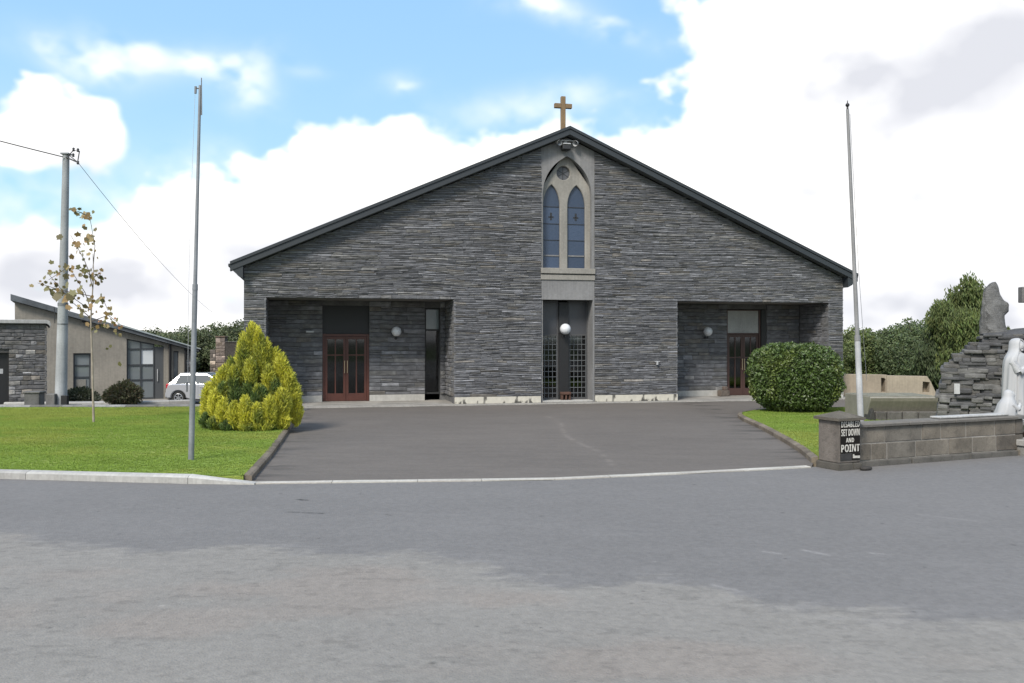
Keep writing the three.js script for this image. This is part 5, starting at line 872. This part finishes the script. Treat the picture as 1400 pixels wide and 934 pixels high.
// ---- grotto of stacked slabs
{
  const t = thing('grotto', 'stepped grey dry-stone grotto wall behind the white statues', 'grotto', [9.17, 0, -19], -0.46);
  const r = rng(420), prof = [[0, 0], [0.42, 0.03], [1.08, 0.02], [1.10, 0.10], [1.50, 0.14], [1.56, 0.20], [1.62, 0.30], [1.76, 0.36], [1.80, 0.50], [2.03, 0.62], [2.06, 0.84], [2.27, 0.92]];
  const leftAt = (y) => { for (let i = 0; i < prof.length - 1; i++) if (y <= prof[i + 1][0]) return mix(prof[i][1], prof[i + 1][1], (y - prof[i][0]) / (prof[i + 1][0] - prof[i][0])); return 0.92; };
  const slab = (x0, x1, y0, y1, z0, z1) => { const g = new RoundedBoxGeometry(x1 - x0, y1 - y0, z1 - z0, 1, Math.min(0.025, (y1 - y0) * 0.3)); const p = g.attributes.position, o = r() * 50; for (let i = 0; i < p.count; i++) { const x = p.getX(i), y = p.getY(i), z = p.getZ(i); p.setXYZ(i, x + 0.05 * (noise3(x * 2 + o, y * 9, z * 3) - 0.5), y + 0.03 * (noise3(x * 3 + o, y * 5, z * 4 + 9) - 0.5), z + 0.07 * (noise3(x * 2.5 + o, y * 8, z * 2 + 5) - 0.5)); } g.computeVertexNormals(); g.translate((x0 + x1) / 2, (y0 + y1) / 2, (z0 + z1) / 2); return flat(g); };
  const tones = [[0.15, 0.152, 0.158], [0.19, 0.19, 0.192], [0.12, 0.121, 0.126], [0.24, 0.238, 0.232], [0.17, 0.165, 0.155]].map((c) => mat(...c, { map: slateMap, rep: 1.1, bump: 0.02, brep: 1.8 }));
  obj('core', [extr([[0.25, 0], [4.6, 0], [4.6, 2.2], [1.2, 2.2], [0.6, 1.6], [0.3, 1.2]], 2.2, -2.6)], M.mortar, t);
  let y = 0.0; let k = 0;
  while (y < 2.22) { const h = Math.min(2.28 - y, 0.035 + 0.07 * r()); let x = leftAt(y + h / 2) + (r() - 0.5) * 0.10; let first = true; while (x < 4.4) { const w = 0.14 + 0.5 * r() * r() * (first ? 0.8 : 1); const zf = -0.05 + 0.08 * r(); obj('slab', slab(x, Math.min(4.6, x + w + 0.01), y - 0.012, y + h + 0.012, first ? -2.2 : -0.7 - 0.2 * r(), zf), tones[Math.floor(r() * 5)], t); x += w; first = false; } y += h; k++; }
  obj('notice', bx(0.36, 0.47, 0.96, 1.18, 0.065, 0.075), M.whitePaint, t);
  // mound on top
  const mg = new THREE.SphereGeometry(1, 24, 14); { const p = mg.attributes.position; for (let i = 0; i < p.count; i++) { const n = 0.75 + 0.5 * noise3(p.getX(i) * 2 + 4, p.getY(i) * 2, p.getZ(i) * 2); p.setXYZ(i, p.getX(i) * 2.1 * n, Math.max(0, p.getY(i)) * 0.16 * n, p.getZ(i) * 1.0 * n); } } mg.computeVertexNormals(); mg.translate(2.9, 2.24, -1.0); obj('mound', flat(mg), tones[2], t);
  // rough upright boulder
  const b = thing('standing_boulder', 'rough upright grey boulder standing on top of the grotto', 'boulder', [10.52, 2.22, -19.15]);
  const bg = new THREE.SphereGeometry(1, 40, 40), P = bg.attributes.position, out = [[0, -0.30, 0.30], [0.12, -0.30, 0.28], [0.25, -0.30, 0.22], [0.45, -0.28, 0.20], [0.55, -0.27, 0.30], [0.72, -0.26, 0.31], [0.78, -0.25, 0.20], [0.92, -0.24, 0.11], [1.06, -0.20, 0.09], [1.15, -0.10, 0.05], [1.2, 0.0, 0.0]];
  for (let i = 0; i < P.count; i++) { const v = new THREE.Vector3().fromBufferAttribute(P, i), yy = (v.y * 0.5 + 0.5) * 1.19; let k2 = 0; while (k2 < out.length - 2 && out[k2 + 1][0] < yy) k2++; const q = clamp((yy - out[k2][0]) / (out[k2 + 1][0] - out[k2][0])), lo = mix(out[k2][1], out[k2 + 1][1], q), hi = mix(out[k2][2], out[k2 + 1][2], q); const rad = Math.hypot(v.x, v.z) || 1e-6, cx = v.x / rad, cz = v.z / rad, cap = v.y < -0.97 ? Math.sqrt(Math.max(0, (v.y + 1) / 0.03)) : 1, n = 1 + 0.16 * (noise3(v.x * 4 + 7, v.y * 7, v.z * 4) - 0.5); P.setXYZ(i, (cx > 0 ? cx * hi : -cx * lo) * n * cap, yy - 0.03, cz * mix(0.26, 0.06, yy / 1.2) * n * cap); }
  bg.computeVertexNormals(); obj('rock', flat(bg), mat(0.23, 0.23, 0.225, { map: slateMap, rep: 0.9, bump: 0.03, brep: 1.6 }), b);
  // stone cross further along
  const c = thing('stone_cross', 'grey stone cross on top of the grotto beside the boulder', 'cross', [11.40, 2.24, -19.0]);
  const cm = mat(0.21, 0.205, 0.20, { map: streak, rep: 1, bump: 0.008 }); obj('shaft', bx(-0.10, 0.10, 0, 1.35, -0.09, 0.09, 0.015), cm, c); obj('arm', bx(-0.40, -0.101, 0.68, 1.02, -0.085, 0.085, 0.015), cm, c); obj('arm', bx(0.101, 0.40, 0.68, 1.02, -0.085, 0.085, 0.015), cm, c); obj('base', bx(-0.25, 0.25, -0.08, 0.06, -0.2, 0.2, 0.02), cm, c);
}
// ---- statues
function draped(rings, folds, seg = 40, extra) {        // closed robe-like body: rings of [y, centre x, centre z, half width, half depth, fold depth]
  const pos = [], idx = [];
  rings.forEach(([y, cx, cz, rx, rz, fd = 0], j) => { for (let i = 0; i < seg; i++) { const a = i / seg * Math.PI * 2; let k = 1 + fd * (Math.sin(a * folds + Math.sin(y * 5) * 0.9) * 0.6 + Math.sin(a * (folds * 2 - 3) + y * 4) * 0.4); let x = cx + Math.cos(a) * rx * k, z = cz + Math.sin(a) * rz * k; if (extra) { const e = extra(a, y, x, z); x = e[0]; z = e[1]; } pos.push(x, y, z); } });
  const R = rings.length; for (let j = 0; j < R - 1; j++) for (let i = 0; i < seg; i++) { const a = j * seg + i, b = j * seg + (i + 1) % seg, c = a + seg, d = b + seg; idx.push(a, c, b, b, c, d); }
  const n = pos.length / 3; pos.push(rings[0][1], rings[0][0], rings[0][2], rings[R - 1][1], rings[R - 1][0] + 0.01, rings[R - 1][2]);
  for (let i = 0; i < seg; i++) { idx.push(n, i, (i + 1) % seg); idx.push(n + 1, (R - 1) * seg + (i + 1) % seg, (R - 1) * seg + i); }
  const g = new THREE.BufferGeometry(); g.setAttribute('position', new THREE.Float32BufferAttribute(pos, 3)); g.setIndex(idx); g.computeVertexNormals(); g.setAttribute('uv', new THREE.Float32BufferAttribute(new Float32Array(pos.length / 3 * 2), 2)); return g;
}
const ball = (x, y, z, rx, ry, rz) => { const g = new THREE.SphereGeometry(1, 18, 14); g.scale(rx, ry, rz); g.translate(x, y, z); return g; };
function hand(x, y, z, side) { const g = [ball(x, y, z, 0.020, 0.045, 0.034)]; for (let i = 0; i < 4; i++) g.push(limb([x, y + 0.03, z - 0.024 + i * 0.016], [x + side * 0.004, y + 0.085 + (i === 1 || i === 2 ? 0.014 : 0), z - 0.018 + i * 0.014], 0.009, 0.007, 6)); g.push(limb([x, y - 0.01, z + 0.03], [x + side * 0.004, y + 0.045, z + 0.05], 0.010, 0.008, 6)); return g; }
{
  const marble = mat(0.62, 0.63, 0.645, { rep: 0.9, rough: 0.6, bump: 0.002 });
  const t = thing('standing_statue', 'white statue of a standing veiled figure with folded hands in front of the grotto', 'statue', [10.04, 0.50, -17.45], 0.55);
  const body = [[0, 0, 0, 0.27, 0.24, 0.06], [0.05, 0, 0, 0.28, 0.25, 0.10], [0.3, 0, 0, 0.265, 0.23, 0.13], [0.6, 0, 0, 0.255, 0.21, 0.12], [0.85, 0, 0, 0.255, 0.20, 0.08], [1.0, 0, 0.01, 0.262, 0.20, 0.05], [1.12, 0, 0.01, 0.272, 0.195, 0.04], [1.22, 0, 0, 0.265, 0.18, 0.03], [1.30, 0, 0, 0.245, 0.17, 0.02], [1.34, 0, 0, 0.150, 0.12, 0.01], [1.37, 0, 0.0, 0.075, 0.08, 0], [1.40, 0, 0.01, 0.065, 0.07, 0], [1.43, 0, 0.02, 0.072, 0.085, 0], [1.50, 0, 0.02, 0.088, 0.11, 0], [1.56, 0, 0.01, 0.085, 0.105, 0], [1.60, 0, 0.0, 0.06, 0.075, 0], [1.615, 0, 0, 0.02, 0.025, 0]];
  const face = [ball(0, 1.49, 0.055, 0.072, 0.095, 0.085), ball(0, 1.487, 0.142, 0.011, 0.026, 0.016), ball(0, 1.445, 0.131, 0.022, 0.006, 0.008), ball(-0.028, 1.512, 0.124, 0.014, 0.007, 0.008), ball(0.028, 1.512, 0.124, 0.014, 0.007, 0.008), ball(0, 1.41, 0.10, 0.03, 0.022, 0.03)];
  // cloak and veil: a thick shell, open down the front
  const shell = [[0.04, 0.31, 0.26, 58], [0.35, 0.305, 0.25, 58], [0.75, 0.295, 0.235, 56], [1.05, 0.302, 0.225, 54], [1.18, 0.305, 0.21, 50], [1.27, 0.275, 0.19, 46], [1.33, 0.215, 0.17, 44], [1.39, 0.160, 0.155, 44], [1.46, 0.132, 0.15, 46], [1.53, 0.126, 0.15, 46], [1.59, 0.108, 0.135, 40], [1.63, 0.075, 0.10, 26], [1.648, 0.025, 0.035, 8]];
  const vp = [], vi = [], VS = 36; for (const off of [0, -0.022]) for (const [y, rx, rz, gap] of shell) for (let i = 0; i <= VS; i++) { const q = i / VS, a = Math.PI / 2 + mix(gap, 360 - gap, q) * Math.PI / 180, fold = 1 + (y < 1.3 ? 0.07 : 0.02) * Math.sin(q * 46 + y * 3) * Math.min(1, (1.4 - y) + 0.3); vp.push(Math.cos(a) * Math.max(0.004, rx + off) * fold, y + (off && y > 1.6 ? -0.012 : 0), Math.sin(a) * Math.max(0.004, rz + off) * fold); }
  const VN = VS + 1, VR = shell.length, at2 = (s, j, i) => s * VR * VN + j * VN + i; for (let j = 0; j < VR - 1; j++) { for (let i = 0; i < VS; i++) { vi.push(at2(0, j, i), at2(0, j + 1, i), at2(0, j, i + 1), at2(0, j, i + 1), at2(0, j + 1, i), at2(0, j + 1, i + 1), at2(1, j, i), at2(1, j, i + 1), at2(1, j + 1, i), at2(1, j, i + 1), at2(1, j + 1, i + 1), at2(1, j + 1, i)); } for (const i of [0, VS]) vi.push(at2(0, j, i), at2(1, j, i), at2(0, j + 1, i), at2(1, j, i), at2(1, j + 1, i), at2(0, j + 1, i)); }
  for (let i = 0; i < VS; i++) vi.push(at2(0, 0, i), at2(0, 0, i + 1), at2(1, 0, i), at2(1, 0, i), at2(0, 0, i + 1), at2(1, 0, i + 1));
  const veilG = new THREE.BufferGeometry(); veilG.setAttribute('position', new THREE.Float32BufferAttribute(vp, 3)); veilG.setIndex(vi); veilG.computeVertexNormals(); veilG.setAttribute('uv', new THREE.Float32BufferAttribute(new Float32Array(vp.length / 3 * 2), 2)); obj('veil', veilG, marble, t);
  const sleeve = [limb([-0.25, 1.18, 0.05], [-0.20, 0.98, 0.15], 0.075, 0.08, 12), limb([0.25, 1.18, 0.05], [0.20, 0.98, 0.15], 0.075, 0.08, 12), limb([-0.20, 0.98, 0.15], [-0.04, 1.07, 0.235], 0.08, 0.055, 12), limb([0.20, 0.98, 0.15], [0.04, 1.07, 0.235], 0.08, 0.055, 12)];
  obj('body', [draped(body, 9), ...face, ...sleeve, ...hand(-0.022, 1.10, 0.255, 1), ...hand(0.022, 1.10, 0.255, -1)], marble, t);
  obj('base', draped([[-0.06, 0, 0, 0.34, 0.30, 0.01], [0.015, 0, 0, 0.33, 0.29, 0.01]], 5), marble, t);
  const pd = thing('rock_pedestal', 'low rough grey rock carrying the standing white statue', 'pedestal', [10.04, 0, -17.45]); const pg = new THREE.SphereGeometry(1, 24, 16); { const p = pg.attributes.position; for (let i = 0; i < p.count; i++) { const n = 0.9 + 0.3 * (noise3(p.getX(i) * 3, p.getY(i) * 3, p.getZ(i) * 3) - 0.5); p.setXYZ(i, p.getX(i) * 0.62 * n, clamp(p.getY(i) * 1.6, -1, 1) * 0.27 + 0.25, p.getZ(i) * 0.5 * n); } } pg.computeVertexNormals(); obj('rock', flat(pg), mat(0.15, 0.148, 0.145, { rep: 1, bump: 0.02 }), pd);
}
{
  const marble = mat(0.62, 0.63, 0.645, { rep: 0.9, rough: 0.6, bump: 0.002 });
  const t = thing('kneeling_statue', 'white statue of a kneeling cloaked figure at the end of the block wall', 'statue', [9.17, 0.29, -16.25], 1.25);
  const body = [[0, 0.02, 0.02, 0.10, 0.11, 0.02], [0.05, 0.02, 0.02, 0.10, 0.11, 0.03], [0.30, 0.0, 0.04, 0.10, 0.12, 0.03], [0.335, 0.0, -0.01, 0.15, 0.17, 0.04], [0.37, 0, -0.03, 0.18, 0.20, 0.06], [0.45, 0, -0.03, 0.185, 0.19, 0.07], [0.55, 0, -0.01, 0.18, 0.17, 0.06], [0.63, 0, 0.0, 0.165, 0.16, 0.05], [0.69, 0, 0.01, 0.145, 0.13, 0.03], [0.735, 0, 0.015, 0.105, 0.105, 0.02], [0.78, 0, 0.02, 0.085, 0.095, 0.01], [0.83, 0, 0.022, 0.078, 0.09, 0], [0.87, 0, 0.02, 0.062, 0.072, 0], [0.892, 0, 0.015, 0.03, 0.035, 0]];
  const face = [ball(0, 0.805, 0.09, 0.048, 0.062, 0.035), ball(0, 0.803, 0.126, 0.008, 0.016, 0.01), ball(0, 0.776, 0.12, 0.015, 0.005, 0.006)];
  obj('body', [draped(body, 8, 36), ...face, limb([-0.13, 0.64, 0.06], [-0.09, 0.54, 0.16], 0.045, 0.045, 10), limb([0.13, 0.64, 0.06], [0.09, 0.54, 0.16], 0.045, 0.045, 10), limb([-0.09, 0.54, 0.16], [-0.015, 0.61, 0.20], 0.045, 0.03, 10), limb([0.09, 0.54, 0.16], [0.015, 0.61, 0.20], 0.045, 0.03, 10), ...hand(-0.012, 0.62, 0.205, 1), ...hand(0.012, 0.62, 0.205, -1)], marble, t);
  const b = thing('stone_step', 'pale stone step under the kneeling white statue', 'step', [9.32, 0, -16.05], wallTurn); obj('tread', bx(-0.08, 1.7, 0.17, 0.29, -0.45, 0.16, 0.02), mat(0.42, 0.41, 0.39, { rep: 1 }), b); obj('riser', bx(-0.05, 1.7, -0.06, 0.168, -0.42, 0.12, 0.02), mat(0.33, 0.32, 0.30, { rep: 1, bump: 0.008 }), b);
  const f = thing('flower_bed', 'small dark planting of yellow flowers between the two white statues', 'flowers', [9.78, 0.29, -16.45]); const r = rng(450); obj('soil_box', bx(-0.2, 0.3, 0, 0.09, -0.15, 0.12, 0.02), mat(0.10, 0.06, 0.045, { rep: 2 }), f); obj('foliage', leafCloud(500, r, inBlobs([[0.0, 0.16, 0, 0.2, 0.1], [0.15, 0.15, 0, 0.16, 0.09]], 0.4), 0.05, 0.4, green([0.04, 0.06, 0.02])), leafMat, f); obj('blossoms', leafCloud(90, r, inBlobs([[0.02, 0.2, 0.05, 0.18, 0.08]], 0.3), 0.035, 0.9, () => [0.65, 0.38, 0.05]), leafMat, f);
}
// ---- raised bed and tan wall beyond the lawn
{
  const t = thing('raised_bed', 'long low grey-green concrete planter with bulging sides behind the block wall', 'planter', [0, 0, -22.2]);
  const d = 22.2, U = (px) => (px - 700) / FOCAL * d, Y = (py) => EYE + (467 - py) / FOCAL * d;
  const prof = [[0.10, 0.0], [0.32, 0.02], [0.46, 0.10], [0.58, 0.17], [0.66, 0.20], [0.69, 0.16], [0.69, -1.5], [0.10, -1.5]];
  const g = alongX(prof.map(([y, z]) => [z, y]), U(1186), U(1281), 0.01); obj('trough', g, mat(0.33, 0.31, 0.26, { map: streak, rep: 0.4, bump: 0.006 }), t);
  for (const [a, b] of [[1194, 1209], [1210, 1230], [1231, 1252], [1253, 1279]]) obj('base_stone', bx(U(a), U(b), 0.06, 0.32, 0.03, 0.16, 0.03), mat(0.165 + 0.03 * ((a * 7) % 3), 0.155 + 0.03 * ((a * 7) % 3), 0.145 + 0.03 * ((a * 7) % 3), { rep: 1, bump: 0.014 }), t);
  obj('end_stone', extr([[U(1184), 0.05], [U(1194), 0.05], [U(1191), 0.34], [U(1189), 0.40], [U(1187), 0.33]], 0.4, -0.2, [], 0.02), mat(0.06, 0.058, 0.055, { rep: 1, bump: 0.01 }), t);
  obj('soil', bx(U(1187), U(1280), 0.64, 0.70, -1.45, 0.12), mat(0.30, 0.29, 0.22, { rep: 0.8, bump: 0.02 }), t);
}
{
  const d = 32.5, U = (px) => (px - 700) / FOCAL * d, Y = (py) => EYE + (467 - py) / FOCAL * d, t = thing('tan_wall', 'low tan rendered wall with dark openings and a sloped end behind the planter', 'wall', [0, 0, -d]);
  const tan = mat(0.40, 0.335, 0.255, { map: streak, rep: 0.35, bump: 0.004 }), tan2 = mat(0.43, 0.365, 0.28, { map: streak, rep: 0.35, bump: 0.004 });
  const op = [[U(1261.5), Y(536.5)], [U(1271), Y(536.5)], [U(1271.5), Y(523)], [U(1262), Y(522)]];
  obj('panel', extr([[U(1146), 0.06], [U(1212.7), 0.06], [U(1212.7), Y(512.5)], [U(1146), Y(511.5)]], 0.35, -0.35, [[[U(1205), Y(536)], [U(1211), Y(536)], [U(1211), Y(519)], [U(1209), Y(517)], [U(1205), Y(517)]]], 0.012), tan, t);
  obj('panel', extr([[U(1213), 0.06], [U(1279.5), 0.06], [U(1279.5), Y(536)], [U(1273), Y(522)], [U(1268), Y(514.5)], [U(1213), Y(513.5)]], 0.35, -0.35, [op], 0.012), tan2, t);
  obj('opening_back', [bx(U(1204), U(1212), 0.1, Y(516), -0.36, -0.30), bx(U(1261), U(1272), 0.1, Y(521), -0.36, -0.30)], tan, t);
  obj('ledge', bx(U(1146), U(1281), -0.1, 0.045, -0.5, 0.35, 0.02), M.plinth, t);
}

// ================================================================ TREES
{
  const spot = (px, d) => [(px - 700) / FOCAL * d, landY((px - 700) / FOCAL * d, -d) - 0.05, -d];
  const L = [[207, 62, 4.0, 4.6], [228, 58, 3.7, 4.4], [250, 66, 4.1, 5.2], [276, 60, 3.9, 4.8], [300, 66, 4.4, 5.2], [318, 60, 4.2, 4.2], [334, 64, 4.5, 5.0], [352, 66, 4.5, 5.5]];
  L.forEach(([px, d, h, s], i) => { const k = 0.8 + 0.3 * ((i * 37) % 10) / 10; tree('broadleaf_tree', px < 240 ? 'dark green tree showing over the low end of the beige roof' : px < 290 ? 'dark green tree between the beige building and the ruined gable' : px < 325 ? 'dark green tree rising behind the ruined gable' : 'dark green tree close to the side wall of the church', spot(px, d), h, s, [0.095 * k, 0.14 * k, 0.055 * k], { seed: 500 + i, n: 14000, leaf: 0.17, trunkH: 0.10, group: 'trees beyond the side car park' }); });
  const R = [[1150, 52, 2.7, 4.0, 0], [1170, 48, 3.1, 3.6, 0], [1196, 50, 2.9, 4.0, 1], [1222, 47, 3.0, 3.6, 1], [1246, 49, 3.6, 4.2, 1], [1128, 55, 2.8, 4, 0], [1275, 50, 3.6, 4, 1]];
  R.forEach(([px, d, h, s, dk], i) => { const b = dk ? [0.082, 0.135, 0.045] : [0.12, 0.18, 0.05]; tree('broadleaf_tree', dk ? (px > 1260 ? 'dark bushy tree between the tan wall and the weeping trees' : 'dark bushy tree behind the tan wall') : 'bright green bushy tree between the church and the tan wall', spot(px, d), h, s, b, { seed: 540 + i, n: 13000, leaf: 0.14, trunkH: 0.06, group: dk ? 'dark trees behind the tan wall' : 'bright trees beside the church' }); });
  tree('weeping_tree', 'tall weeping green tree with hanging sprays behind the grotto', spot(1317, 33), 4.6, 2.7, [0.10, 0.155, 0.036], { seed: 560, n: 32000, leaf: 0.17, trunkH: 0.08, weep: true, blobsN: 20, narrow: 0.72 });
  tree('weeping_tree', 'shorter dark weeping tree with a pointed top behind the grotto', spot(1279, 34), 3.3, 1.7, [0.05, 0.088, 0.028], { seed: 561, n: 8000, leaf: 0.18, trunkH: 0.06, weep: true, blobsN: 14, narrow: 1.0 });
}

renderer.render(scene, camera);
